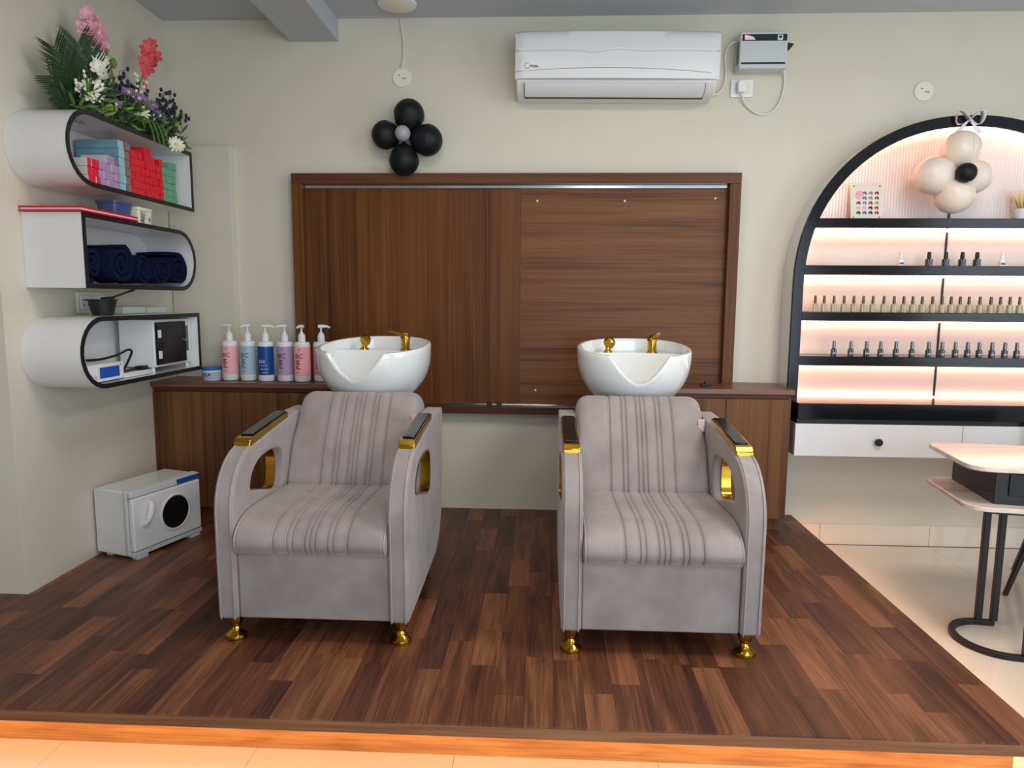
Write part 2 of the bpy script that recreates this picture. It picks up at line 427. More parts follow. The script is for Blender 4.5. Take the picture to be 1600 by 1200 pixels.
MB().box(XS+0.001, X1-0.058, -0.013, -0.001, Z0+0.04, Z1-0.054).build('board', 'walnut_level', pn)['label'] = 'board with level grain'
MB().box(X0+0.06, X1-0.06, -0.024, -0.0125, Z1-0.074, Z1-0.0545).build('metal_strip', 'chrome', pn, bevel=0.001)
MB().box(X0+0.06, X1-0.06, -0.024, -0.0125, Z0+0.0405, Z0+0.052).build('metal_strip', 'chrome', pn, bevel=0.001)
for x, z in ((-0.044, 1.880), (0.425, 1.880), (0.905, 1.894), (-0.043, 0.849)):
    b = MB(); b.lathe([(0.006, 0), (0.006, 0.003), (0.003, 0.006)], n=10)
    b.xform(Matrix.Translation((x, -0.0125, z)) @ Matrix.Rotation(PI/2, 4, 'X')); b.build('screw', 'white_plastic', pn)
for x in (-0.299, -0.245):
    MB().box(x-0.014, x+0.014, -0.034, -0.0241, 0.770-0.006, 0.770+0.010).build('clip', 'black_satin', pn)

# ------------------------------------------------------------------ low cabinets and worktops
def cabinet(label, x0, x1, seams, panel_x):
    c = thing('low_cabinet', label, 'cabinet', ((x0+x1)/2, -0.18, PT), group='low walnut cabinets against the back wall')
    MB().box(x0+0.002, x1-0.002, -0.282, -0.066, PT+0.07, 0.882).build('body', 'walnut_cabinet', c)
    MB().box(x0+0.02, x1-0.02, -0.262, -0.245, PT, PT+0.0698).build('toe_kick', 'walnut_cabinet', c)
    MB().box(x0+0.002, x1-0.002, -0.300, -0.2825, 0.862, 0.8815).build('handle_groove', 'walnut_frame', c)
    xs = [x0]+seams+[x1]
    for a, b_ in zip(xs, xs[1:]):
        MB().box(a+0.0015, b_-0.0015, -0.302, -0.2825, PT+0.07, 0.856).build('door', 'walnut_cabinet', c, bevel=0.0015)
    return c
cabinet('low walnut cabinet with pump bottles on it beside the left wall', -2.068, -1.118, [-1.59], -1.374)
cabinet('low walnut cabinet below the arched display beside the right chair', 0.44, 1.262, [0.935], 1.027)
wt = MB().prism([(-2.069, -0.318), (-1.108, -0.318), (-1.108, -0.064), (-1.376, -0.064), (-1.376, -0.0005), (-2.069, -0.0005)], 'z', 0.8822, 0.907).build('worktop', 'walnut_top', bevel=0.0015)
tag(centre(wt), 'walnut worktop carrying the row of pump bottles', 'worktop', 'walnut worktops')
wt = MB().prism([(0.43, -0.318), (1.272, -0.318), (1.272, -0.0005), (1.029, -0.0005), (1.029, -0.064), (0.43, -0.064)], 'z', 0.8822, 0.907).build('worktop', 'walnut_top', bevel=0.0015)
tag(centre(wt), 'walnut worktop with a small black hair clip, right of the panel', 'worktop', 'walnut worktops')
clp = thing('hair_clip', 'small black hair clip lying on the right worktop', 'hair clip', (0.85, -0.20, 0.907))
b = MB(); b.box(-0.026, 0.008, -0.014, 0.012, 0.0, 0.013); b.build('jaw', 'black_satin', clp, bevel=0.003, world=False)
b = MB(); b.box(-0.012, 0.026, -0.010, 0.010, 0.010, 0.024); b.xform(Matrix.Rotation(0.25, 4, 'Y')); b.build('jaw', 'black_satin', clp, bevel=0.003, world=False)

# ------------------------------------------------------------------ shampoo chairs
HW, AT = 0.331, 0.068                       # half width over the arms, arm thickness
def smooth_loop(pts, per=6):
    n = len(pts); out = []
    for i in range(n):
        a, b_, c, d = [Vector(pts[(i+k) % n]) for k in (-1, 0, 1, 2)]
        for k in range(per):
            t = k/per; out.append(0.5*((2*b_) + (c-a)*t + (2*a-5*b_+4*c-d)*t*t + (3*b_-a-3*c+d)*t**3))
    return out
def arm_outline():
    pts = [(-0.008, 0.088), (-0.012, 0.30), (-0.014, 0.46)]
    for a in range(8, 91, 8):
        t = math.radians(a)
        pts.append((0.186-0.20*math.cos(t), 0.46+0.205*math.sin(t)))
    pts += [(0.36, 0.688), (0.52, 0.705), (0.66, 0.715), (0.785, 0.715), (0.80, 0.70), (0.785, 0.45), (0.755, 0.25), (0.70, 0.17), (0.60, 0.118), (0.30, 0.098)]
    return pts
HOLE = [(0.134, 0.514), (0.150, 0.556), (0.190, 0.588), (0.250, 0.606), (0.340, 0.611), (0.410, 0.602), (0.444, 0.570), (0.448, 0.510), (0.436, 0.455), (0.400, 0.438), (0.300, 0.463), (0.200, 0.488), (0.152, 0.498)]
def cast(poly, C0, a):
    d = (math.cos(a), math.sin(a)); best = None
    for i in range(len(poly)):
        p, q = poly[i], poly[(i+1) % len(poly)]
        ex, ez = q[0]-p[0], q[1]-p[1]; den = d[0]*ez-d[1]*ex
        if abs(den) < 1e-9: continue
        wx, wz = p[0]-C0[0], p[1]-C0[1]
        t = (wx*ez-wz*ex)/den; u = (wx*d[1]-wz*d[0])/den
        if t > 0 and -1e-6 <= u <= 1+1e-6 and (best is None or t < best): best = t
    return (C0[0]+d[0]*best, C0[1]+d[1]*best)
def arm_mesh(b, x0, x1):
    out = arm_outline(); C0 = (0.300, 0.535)
    hl = [(p.x, p.y) for p in smooth_loop(HOLE, 5)]
    keep = sorted(math.atan2(p[1]-C0[1], p[0]-C0[0]) for p in out)
    angs = list(keep)
    for k in range(96):
        a = 2*PI*(k+0.5)/96-PI
        if min(abs((a-q+PI) % (2*PI)-PI) for q in keep) > 0.02: angs.append(a)
    angs.sort()
    ring = [(cast(out, C0, a), cast(hl, C0, a)) for a in angs]
    k = len(b.v); n = len(ring)
    for o_, h_ in ring:
        b.v += [(x0, o_[0], o_[1]), (x1, o_[0], o_[1]), (x0, h_[0], h_[1]), (x1, h_[0], h_[1])]
    for i in range(n):
        a, c = k+4*i, k+4*((i+1) % n)
        b.face((a, c, c+2, a+2)); b.face((a+1, a+3, c+3, c+1)); b.face((a, a+1, c+1, c)); b.face((a+2, c+2, c+3, a+3))
    return [h_ for _, h_ in ring]
SEAMS = (0.0, 0.034, -0.034, 0.115, -0.115, 0.150, -0.150, 0.243, -0.243)
def cushion(prof, hw, droop=0.0, droop_z=9, taper=0.0):
    loop = smooth_loop(prof); n = len(loop)
    area2 = sum(loop[i].x*loop[(i+1) % n].y-loop[(i+1) % n].x*loop[i].y for i in range(n)); sg = 1 if area2 > 0 else -1
    nor = []
    for i in range(n):
        t = (loop[(i+1) % n]-loop[i-1]).normalized(); nor.append(Vector((t.y, -t.x))*sg)
    us = set([-1+2*k/60 for k in range(61)])
    for s_ in SEAMS:
        for d in (-0.012, -0.006, -0.0042, -0.0022, -0.0008, 0.0008, 0.0022, 0.0040, 0.0060, 0.012): us.add(2*s_+d/hw)
    for k in range(8): us.add(1-0.075*(k/8)**2); us.add(-1+0.075*(k/8)**2)
    us = sorted(us); xs_ = []
    for u in us:
        x = u*hw
        if not xs_ or x-xs_[-1] > 0.0006: xs_.append(x)
    r = 0.018
    def P(i, j):
        x = xs_[i]; ins = 0
        for s_ in SEAMS:
            d_ = x-s_*2*hw
            if abs(d_) < 0.02: ins += 0.0052*math.exp(-((d_-0.0022)/0.0024)**2)-0.0016*math.exp(-((d_+0.0022)/0.0018)**2)
        near = min(abs(x/(2*hw)-s_) for s_ in SEAMS)*2*hw
        ins -= 0.0022*min(1, near/0.02) if abs(x) < 0.27*2*hw else 0.0022
        t = max(0.0, (abs(x)-(hw-r))/r); ins += r*(1-math.sqrt(max(0, 1-min(1, t)**2)))
        y, z = loop[j].x-nor[j].x*ins, loop[j].y-nor[j].y*ins
        if droop:
            t = max(0.0, (abs(x)-(hw-droop))/droop); z -= droop*(1-math.sqrt(max(0, 1-min(1, t)**2)))*min(1, max(0, (z-droop_z)/0.08))
        return (x, y, z)
    b = MB(); k = b.grid(P, len(xs_), n, closed_v=True)
    b.face(range(k, k+n)); q = k+(len(xs_)-1)*n; b.face(range(q+n-1, q-1, -1))
    return b
def make_chair(label, loc):
    c = thing('shampoo_chair', label, 'salon chair', loc, group='shampoo chairs on the platform')
    HI = HW-AT
    for s in (-1, 1):
        b = MB(); xo, xi = s*HW, s*HI
        hole = arm_mesh(b, min(xo, xi), max(xo, xi))
        arm = b.build('arm', 'suede', c, bevel=0.011, world=False, seg=3)
        # piping along both front edges of the arm
        out = arm_outline()[:13]
        for xx in (xi+s*0.010, xo-s*0.010):
            b = MB(); b.tube([(xx, y-0.002 if z < 0.6 else y, z+(0.002 if z >= 0.6 else 0)) for y, z in out], 0.0022, 6); b.build('piping', 'piping', arm, world=False)
        # gold lining of the opening
        b = MB(); cx = (sum(p[0] for p in hole)/len(hole), sum(p[1] for p in hole)/len(hole))
        rings = []
        for k, (xx, q) in enumerate(((s*(HW+0.002), 1.03), (s*(HW+0.002), 0.955), (s*(HW-0.034), 0.955), (s*(HW-0.034), 0.985))):
            rings.append([(xx, cx[0]+(p[0]-cx[0])*q, cx[1]+(p[1]-cx[1])*q) for p in hole])
        b.grid(lambda i, j: rings[j][i], len(hole), 4, closed_v=True, closed_u=True)
        b.build('gold_lining', 'gold', c, world=False)['label'] = 'polished gold lining of the armrest opening'
        # sloping gold armrest trim with black inlay
        xa, xb = min(xo, xi)+0.004, max(xo, xi)-0.004
        b = MB(); b.prism([(0.150, 0.640), (0.152, 0.676), (0.166, 0.690), (0.36, 0.7115), (0.525, 0.728), (0.525, 0.700), (0.36, 0.684), (0.19, 0.664)], 'x', xa, xb)
        tr = b.build('armrest_trim', 'gold', c, bevel=0.003, world=False); tr['label'] = 'polished gold armrest trim'
        b = MB(); b.prism([(0.195, 0.6935), (0.197, 0.6985), (0.36, 0.7155), (0.522, 0.7318), (0.522, 0.727), (0.36, 0.711)], 'x', xa+0.007, xb-0.007)
        b.build('inlay', 'black_gloss', tr, bevel=0.002, world=False)['label'] = 'glossy black armrest inlay'
    b = MB(); b.prism([(0.004, 0.088), (0.004, 0.335), (0.60, 0.335), (0.70, 0.30), (0.70, 0.17), (0.60, 0.118)], 'x', -HI+0.001, HI-0.001)
    b.build('base_body', 'suede', c, bevel=0.006, world=False)
    cushion([(0.54, 0.430), (0.32, 0.440), (0.14, 0.447), (0.045, 0.437), (-0.012, 0.410), (-0.034, 0.372), (-0.022, 0.342), (0.02, 0.326), (0.30, 0.325), (0.54, 0.325)], HI-0.0015).build('seat', 'suede', c, world=False, smooth=60)
    for s in (-1, 1):
        lp = smooth_loop([(0.54, 0.430), (0.32, 0.440), (0.14, 0.447), (0.045, 0.437), (-0.012, 0.410), (-0.034, 0.372), (-0.022, 0.342), (0.02, 0.326), (0.30, 0.325), (0.54, 0.325)])
        b = MB(); b.tube([(s*(HI-0.0085), p.x, p.y) for p in lp[4:46]], 0.0030, 6); b.build('piping', 'piping', c, world=False)
    cushion([(0.470, 0.425), (0.500, 0.52), (0.550, 0.62), (0.610, 0.71), (0.655, 0.765), (0.690, 0.786), (0.735, 0.778), (0.760, 0.735), (0.735, 0.62), (0.66, 0.47), (0.60, 0.425)], HI-0.0015, droop=0.055, droop_z=0.60).build('backrest', 'suede', c, world=False, smooth=60)
    b = MB(); b.box(HI-0.030, HI-0.004, 0.592, 0.5945, 0.662, 0.712); b.build('tag', 'tag_pink', c, world=False)['label'] = 'small pale pink tag'
    foot = [(0.026, 0.089), (0.026, 0.070), (0.022, 0.052), (0.013, 0.042), (0.015, 0.034), (0.020, 0.026), (0.036, 0.014), (0.038, 0.006), (0.037, 0.0)]
    for s in (-1, 1):
        MB().lathe(foot, (s*0.294, 0.042, 0), 20).build('foot', 'gold', c, world=False)['label'] = 'turned gold foot'
        MB().lathe([(0.026, 0.135), (0.024, 0.03), (0.030, 0.0)], (s*0.27, 0.60, 0), 14).build('rear_foot', 'black_satin', c, world=False)
    return c
ch1 = make_chair('grey suede shampoo chair left of the other, nearer the towel warmer', (-0.779, -1.602, PT))
ch2 = dup(ch1, (0.400, -1.620, PT), 0, 'grey suede shampoo chair right of the other, nearer the arched display')

# ------------------------------------------------------------------ shampoo basins
def se(n, a, b_, th):
    c, s = math.cos(th), math.sin(th)
    return (a*math.copysign(abs(c)**(2/n), c), b_*math.copysign(abs(s)**(2/n), s))
def make_basin(label, loc, rz, variant):
    t = thing('shampoo_basin', label, 'basin', loc, rz, group='white shampoo basins behind the chairs')
    A, B, ZB, ZR = 0.258, 0.262, 0.735, 0.978          # ZB/ZR: bottom and rim above the platform
    H = ZR-ZB; NT = 240
    def sf(h): return 0.62+0.38*(1-(1-min(1, max(0, h)))**2.9)
    def rim(th):
        x, y = se(2.25, A, B, th)
        z = ZR + 0.026*(y/B)
        if y < 0:
            q = min(1, abs(x)/0.132); z -= 0.118*(0.5+0.5*math.cos(PI*q))**0.52
        return z
    NO, NI = 14, 12
    def P(i, j):
        th = 2*PI*i/NT - PI/2; zr = rim(th); x, y = se(2.25, 1, 1, th)
        if j < NO:
            f = j/(NO-1); z = ZB+(zr-ZB-0.008)*f; s = sf((z-ZB)/H)
        elif j < NO+3:
            k = j-NO; z = zr+(-0.001, 0.0015, -0.001)[k]; s = sf((zr-ZB)/H)-(0.012, 0.045, 0.078)[k]
        else:
            f = (j-NO-2)/NI; z = zr-0.008-(zr-ZB-0.07)*f; s = sf((z-ZB)/H)-0.092-0.10*f*f
        return (x*s*A, y*s*B, z)
    b = MB(); NV = NO+3+NI
    k = b.grid(P, NT, NV, closed_u=True)
    b.face([k+i*NV for i in range(NT)]); b.face([k+i*NV+NV-1 for i in range(NT)][::-1])
    # rear deck for the fittings
    pts = [(x*0.88*A, y*0.88*B) for x, y in (se(2.25, 1, 1, PI*(0.06+0.88*i/24)) for i in range(25))]
    pts += [(-0.20+0.40*i/10, 0.060+0.035*math.cos(PI*(i/10-0.5))) for i in range(1, 10)]
    b.prism(pts, 'z', ZR-0.060, ZR-0.034)
    def slope(i, j):
        t_ = j/9; x = -0.230+0.46*i/24
        y = 0.060+0.035*math.cos(PI*(max(-0.2, min(0.2, x))/0.40))-0.17*t_
        return (x*(1-0.17*t_), y, ZR-0.036-(ZR-0.036-ZB-0.076)*(1-(1-t_)**1.8))
    b.grid(slope, 25, 10)
    b.build('bowl', 'ceramic', t, world=False, smooth=50)
    zd = ZR-0.034
    # spray head
    b = MB(); b.lathe([(0.022, 0), (0.022, 0.006), (0.013, 0.010), (0.013, 0.026)], (-0.105, 0.135, zd), 18)
    k = len(b.v); b.lathe([(0.020, -0.012), (0.028, -0.004), (0.028, 0.010), (0.020, 0.022), (0.014, 0.028)], (0, 0, 0), 20)
    b.xform(Matrix.Translation((-0.100, 0.128, zd+0.044)) @ Matrix.Rotation(-1.15, 4, 'X') @ Matrix.Rotation(0.5, 4, 'Y'), k)
    b.build('spray_head', 'gold', t, world=False)['label'] = 'gold spray head'
    # mixer tap
    b = MB(); b.lathe([(0.027, 0), (0.027, 0.005), (0.021, 0.007), (0.021, 0.052), (0.024, 0.055), (0.024, 0.062), (0.019, 0.070)], (0.105, 0.135, zd), 22)
    tp = b.build('mixer_tap', 'gold', t, world=False); tp['label'] = 'gold mixer tap'
    b = MB(); k = len(b.v)
    b.prism([(-0.016, 0.0), (-0.016, 0.014), (0.02, 0.016), (0.055, 0.024), (0.085, 0.030), (0.085, 0.024), (0.055, 0.014), (0.02, 0.0)], 'y', -0.012, 0.012)
    b.xform(Matrix.Translation((0.105, 0.135, zd+0.068)) @ Matrix.Rotation(variant, 4, 'Z'))
    b.build('lever', 'gold', tp, bevel=0.002, world=False)
    b = MB(); b.box(-0.12, 0.12, -0.02, 0.20, 0.0, ZB+0.02); b.build('pedestal', 'suede', t, bevel=0.01, world=False)
    b = MB(); b.tube(spline([(0.165, 0.05, 0.87), (0.170, 0.06, 0.70), (0.16, 0.09, 0.4), (0.125, 0.1, 0.2)]), 0.006, 8); b.build('hose', 'chrome', t, world=False)
    return t
make_basin('white ceramic shampoo basin with gold tap behind the left chair', (-0.790, -0.640, PT), -0.13, PI+0.10)
make_basin('white ceramic shampoo basin with gold tap behind the right chair', (0.413, -0.640, PT), 0.0, -PI/2+0.2)

# ------------------------------------------------------------------ pump bottles and jar
def make_bottle(label, x, y, lab, ink, spout, logo, lines):
    t = thing('pump_bottle', label, 'bottle', (x, y, 0.907), group='pump bottles on the left worktop')
    R = 0.0425
    MB().lathe([(0.034, 0), (0.040, 0.004), (R, 0.014), (R, 0.196), (0.041, 0.206), (0.036, 0.212), (0.016, 0.214), (0.016, 0.220)], n=32).build('bottle', 'white_plastic', t, world=False)
    b = MB(); n = 24
    a0, a1 = (-PI*0.98, -0.02)
    b.grid(lambda i, j: ((R+0.0006)*math.cos(a0+(a1-a0)*i/(n-1)), (R+0.0006)*math.sin(a0+(a1-a0)*i/(n-1)), 0.036+0.152*j), n, 2)
    lb = b.build('label', 'label_'+lab, t, world=False); lb['label'] = lab.replace('_', ' ')+' paper label'
    pu = MB().lathe([(0.019, 0.214), (0.0195, 0.240), (0.016, 0.252), (0.010, 0.258), (0.008, 0.264), (0.0045, 0.266), (0.0045, 0.290)], n=20).build('pump', 'white_plastic', t, world=False)
    b = MB(); b.tube([(-0.014, 0, 0), (0.012, 0, 0.001), (0.034, 0, 0.0), (0.048, 0, -0.006)], [0.009, 0.009, 0.006, 0.0045], 10)
    b.xform(Matrix.Translation((0, 0, 0.294)) @ Matrix.Rotation(spout, 4, 'Z')); b.build('spout', 'white_plastic', pu, world=False)
    d = -(R+0.0012)
    if logo: text(logo, 0.034 if logo == 'BC' else 0.036, (-0.022, d, 0.128 if logo == 'BC' else 0.100), (PI/2, 0, 0), ink, lb, depth=0.0003)
    b = MB()
    for (lx, lz, lw, lh) in lines:
        nn = 5
        b.grid(lambda i, j: ((R+0.0011)*math.sin((lx+lw*i/(nn-1))/R), -(R+0.0011)*math.cos((lx+lw*i/(nn-1))/R), lz+lh*j), nn, 2)
    b.build('print', ink, lb, world=False)['kind'] = 'stuff'
    return t
LN = [(-0.02, 0.112, 0.020, 0.006), (-0.02, 0.103, 0.016, 0.006), (-0.02, 0.094, 0.022, 0.006), (-0.02, 0.080, 0.014, 0.008), (-0.02, 0.071, 0.024, 0.005), (-0.02, 0.052, 0.018, 0.003), (-0.006, 0.172, 0.012, 0.003)]
LB = [(-0.02, 0.086, 0.045, 0.002), (-0.015, 0.066, 0.04, 0.003), (-0.005, 0.048, 0.03, 0.003)]
make_bottle('pump bottle with pink label next to the flat blue-lidded jar', -1.689, -0.195, 'pink', 'print_maroon', PI, 'BC', LN)
make_bottle('pump bottle with pale aqua label, second from the left', -1.589, -0.195, 'aqua', 'print_teal', PI+1.2, 'BC', LN)
make_bottle('pump bottle with cobalt blue label', -1.484, -0.215, 'cobalt', 'print_pale', 0.1, 'oa', LB)
make_bottle('pump bottle with lilac label', -1.380, -0.212, 'mauve', 'print_violet', PI+0.1, 'BC', LN)
make_bottle('pump bottle with rose pink label right of the lilac one', -1.283, -0.225, 'rose', 'print_maroon', PI+1.4, 'BC', LN)
make_bottle('pump bottle with deep pink label half hidden behind the left basin', -1.188, -0.195, 'deep_pink', 'print_maroon', 0.15, None, LN)
j = thing('cream_jar', 'low grey cream jar with blue lid left of the pump bottles', 'jar', (-1.790, -0.20, 0.907))
MB().lathe([(0.044, 0), (0.048, 0.004), (0.051, 0.050), (0.051, 0.056)], n=32).build('jar', 'white_plastic', j, world=False)
b = MB(); b.grid(lambda i, k: ((0.0475+0.0035*k+0.0012)*math.cos(-PI+PI*i/20), (0.0475+0.0035*k+0.0012)*math.sin(-PI+PI*i/20), 0.008+0.040*k), 21, 2); jl = b.build('label', 'jar_body', j, world=False)
b = MB()
for lx, lz, lw, lh in ((-0.03, 0.036, 0.024, 0.003), (-0.03, 0.030, 0.03, 0.002), (-0.03, 0.024, 0.03, 0.002), (0.004, 0.030, 0.010, 0.010)):
    b.grid(lambda i, k: (0.0525*math.sin((lx+lw*i/4)/0.052), -0.0525*math.cos((lx+lw*i/4)/0.052), lz+lh*k), 5, 2)
b.build('print', 'print_black', jl, world=False)['kind'] = 'stuff'
MB().lathe([(0.0525, 0.0562), (0.0535, 0.058), (0.0535, 0.070), (0.051, 0.073)], n=32).build('lid', 'jar_lid', j, world=False)['label'] = 'blue lid'

# ------------------------------------------------------------------ wall shelves on the left wall
SX0, SX1, SY0, SY1 = -2.069, -1.820, -1.200, -0.250
def capsule(y0, y1, z0, z1, end, n=14):
    """outline (y, z): one end round ('near' = towards the camera)"""
    r = (z1-z0)/2; zc = (z0+z1)/2; pts = []
    if end == 'near':
        pts = [(y1, z0), (y1, z1)]+[(y0+r+r*math.cos(PI/2+PI*k/n), zc+r*math.sin(PI/2+PI*k/n)) for k in range(n+1)]
    else:
        pts = [(y0, z1), (y0, z0)]+[(y1-r+r*math.cos(-PI/2+PI*k/n), zc+r*math.sin(-PI/2+PI*k/n)) for k in range(n+1)]
    return pts
def make_shelf(label, z0, z1, end, y0=SY0, y1=SY1):
    t = thing('wall_shelf', label, 'shelf', (-1.945, (y0+y1)/2, z0), group='rounded shelves on the left wall')
    th = 0.018
    o = capsule(y0, y1, z0, z1, end); i_ = capsule(y0+th, y1-th, z0+th, z1-th, end); n = len(o)
    def ring(b, xa, xb, oo, ii):
        k = len(b.v)
        for p, q in zip(oo, ii): b.v.extend([(xa, p[0], p[1]), (xb, p[0], p[1]), (xa, q[0], q[1]), (xb, q[0], q[1])])
        for m_ in range(n):
            a, c = k+4*m_, k+4*((m_+1) % n)
            b.face((a, c, c+2, a+2)); b.face((a+1, a+3, c+3, c+1)); b.face((a, a+1, c+1, c)); b.face((a+2, c+2, c+3, a+3))
    b = MB(); ring(b, SX0, SX1-0.003, o, i_); b.build('shell', 'white_laminate', t, smooth=30)
    b = MB(); b.prism(capsule(y0+th+0.0005, y1-th-0.0005, z0+th+0.0005, z1-th-0.0005, end), 'x', SX0+0.0005, SX0+0.008); b.build('back_board', 'white_laminate', t)
    oe = capsule(y0-0.0015, y1+0.0015, z0-0.0015, z1+0.0015, end)
    b = MB(); ring(b, SX1-0.003, SX1, oe, i_); b.build('edge_band', 'black_satin', t, smooth=30)['label'] = 'black edge band'
    return t
make_shelf('topmost white wall shelf, holding coloured cartons under the flowers', 1.790, 2.086, 'near')
make_shelf('middle white wall shelf holding the rolled navy towels', 1.385, 1.681, 'far', -1.138, -0.258)
make_shelf('lowest white wall shelf holding the small steriliser', 0.972, 1.268, 'near')

# cartons on the top shelf
def carton_mesh(name, w_, h_, d_, front, side):
    b = MB(); b.box(-d_, 0, -w_/2, w_/2, 0, h_)
    b.mi = [0, 0, 1, 0, 1, 1]      # bottom, top, near side, right end, far side, left end
    return b.mesh(name, [front, side], 0)
ZS = 1.8085; rc = random.Random(3)
NTH = ['first', 'second', 'third', 'fourth', 'fifth', 'sixth', 'seventh', 'eighth', 'ninth']
def block(colour, y0, w_, h_, d_, heights, what, side, group, xf=-1.848):
    me = carton_mesh('carton', w_-0.0020, h_-0.0016, d_, 'carton_'+colour, side)
    for c_, n in enumerate(heights):
        for r in range(n):
            o = bpy.data.objects.new('carton', me); COL.objects.link(o)
            o.location = (xf-rc.uniform(0, 0.007), y0+w_*(c_+0.5), ZS+0.0002+r*h_)
            up_ = NTH[r]+' from the bottom'
            lab = '%s, %s' % (what, up_) if len(heights) == 1 else '%s, %s column, %s' % (what, NTH[c_], up_)
            tag(o, lab, 'carton', group)
block('red', -1.040, 0.0255, 0.0340, 0.115, [3, 3, 3], 'red carton in the small block left of lilac', 'carton_side', 'red cartons left of the lilac ones')
block('lilac', -0.960, 0.0268, 0.0345, 0.115, [3, 3, 4, 4, 3], 'lilac carton on the top shelf', 'carton_side', 'lilac cartons on the top wall shelf')
block('blue', -0.822, 0.044, 0.0365, 0.190, [6], 'light blue carton of the tall stack', 'carton_blue_side', 'light blue cartons on the top wall shelf')
block('brown', -0.777, 0.038, 0.0365, 0.190, [6], 'brown carton of the tall stack', 'carton_brown', 'brown cartons on the top wall shelf')
block('red', -0.737, 0.0285, 0.0330, 0.115, [6, 6, 6, 5, 7, 7, 6, 5, 6], 'red carton in the large block left of green', 'carton_red', 'red cartons in the large block')
block('green', -0.478, 0.0305, 0.0335, 0.115, [5, 5, 6, 6], 'green carton on the top shelf', 'carton_green', 'green cartons on the top wall shelf')
wb = thing('small_bottle', 'small white bottle with black cap at the rounded end of the top shelf', 'bottle', (-1.90, -1.085, ZS+0.0002))
MB().lathe([(0.020, 0), (0.023, 0.004), (0.023, 0.085), (0.014, 0.100), (0.012, 0.104)], n=18).build('bottle', 'white_plastic', wb, world=False)
MB().lathe([(0.014, 0.1042), (0.014, 0.130), (0.012, 0.132)], n=16).build('cap', 'black_satin', wb, world=False)

# on the middle shelf: red tray, blue box, white carton
Z2 = 1.6826
ty = thing('red_folder', 'flat red and white folder lying on the middle wall shelf', 'folder', (-1.94, -0.95, Z2))
MB().box(-2.066, -1.812, -1.152, -0.772, Z2+0.0002, Z2+0.007).build('cover', 'red_gloss', ty)
MB().box(-2.062, -1.816, -1.148, -0.776, Z2+0.0072, Z2+0.014).build('pages', 'white_plastic', ty)
MB().box(-2.066, -1.812, -1.152, -0.772, Z2+0.0142, Z2+0.021).build('cover', 'red_gloss', ty)
bx = thing('storage_box', 'blue plastic box with lid on the red folder', 'box', (-1.897, -0.805, Z2+0.0212))
def tub(b, x0, x1, y0, y1, z0, z1, r, tp):
    lo = rrect(x0+tp, x1-tp, y0+tp, y1-tp, r); hi = rrect(x0, x1, y0, y1, r); n = len(lo); k = len(b.v)
    b.v += [(p[0], p[1], z0) for p in lo]+[(p[0], p[1], z1) for p in hi]
    b.face(range(k+n-1, k-1, -1)); b.face(range(k+n, k+2*n))
    for i in range(n): q = (i+1) % n; b.face((k+i, k+q, k+n+q, k+n+i))
    return b
tub(MB(), -1.942, -1.852, -0.868, -0.742, Z2+0.0214, Z2+0.070, 0.014, 0.005).build('tub', 'blue_plastic', bx)
tub(MB(), -1.946, -1.848, -0.872, -0.738, Z2+0.0702, Z2+0.083, 0.016, 0.0).build('lid', 'blue_plastic', bx, bevel=0.002)
wc = thing('powder_tub', 'white square tub with black print beside the red folder', 'tub', (-1.897, -0.645, Z2))
tub(MB(), -1.945, -1.850, -0.700, -0.590, Z2+0.0002, Z2+0.062, 0.010, 0.003).build('tub', 'ivory_plastic', wc)
tub(MB(), -1.948, -1.847, -0.703, -0.587, Z2+0.0622, Z2+0.076, 0.011, 0.0).build('lid', 'ivory_plastic', wc, bevel=0.002)
L = wc.location
text('BLO\nND\nME', 0.024, (-1.8502-L.x, -0.685-L.y, Z2+0.043-L.z), (PI/2, 0, PI/2), 'print_black', wc, depth=0.0003, space=0.75)
text('9', 0.030, (-1.8502-L.x, -0.622-L.y, Z2+0.014-L.z), (PI/2, 0, PI/2), 'print_black', wc, depth=0.0003)

# rolled towels
def make_towel(label, y, z, r, x0, x1, turns, ph, sq=1.0):
    b = MB(); n = int(turns*22); th = r/(turns+0.35)
    def P(i, jx):
        a = 2*PI*turns*i/(n-1)+ph; rr = 0.010+(r-0.010)*i/(n-1)
        rr += 0.002*math.sin(3*a+jx)+0.0012*math.sin(7*a)
        xx = x0+(x1-x0)*(jx//2 if False else jx)/5.0
        xx += (0.006*math.sin(a*1.3+ph) if jx == 5 else 0)
        return (xx, y+rr*math.cos(a), z+rr*math.sin(a)*sq)
    b.grid(P, n, 6)
    o = b.build('rolled_towel', 'towel', smooth=80)
    md = o.modifiers.new('thick', 'SOLIDIFY'); md.thickness = th*0.62; md.offset = -1
    md = o.modifiers.new('soft', 'BEVEL'); md.width = 0.003; md.segments = 2; md.limit_method = 'ANGLE'; md.angle_limit = math.radians(60)
    centre(o); tag(o, label, 'towel', 'rolled navy towels on the middle wall shelf')
    return o
make_towel('rolled navy towel against the square end of the shelf', -1.038, 1.404+0.080, 0.077, -2.05, -1.856, 2.6, 1.0)
make_towel('thickest rolled navy towel, second from the square end', -0.870, 1.404+0.092, 0.088, -2.05, -1.838, 2.8, 2.4)
make_towel('rolled navy towel in the middle of the row', -0.703, 1.404+0.079, 0.075, -2.05, -1.836, 3.0, 0.3)
make_towel('rolled navy towel fourth from the square end', -0.555, 1.404+0.074, 0.069, -2.05, -1.838, 2.8, 1.7)
make_towel('rolled navy towel at the rounded end of the shelf', -0.398, 1.404+0.088, 0.084, -2.05, -1.840, 2.8, 2.9)

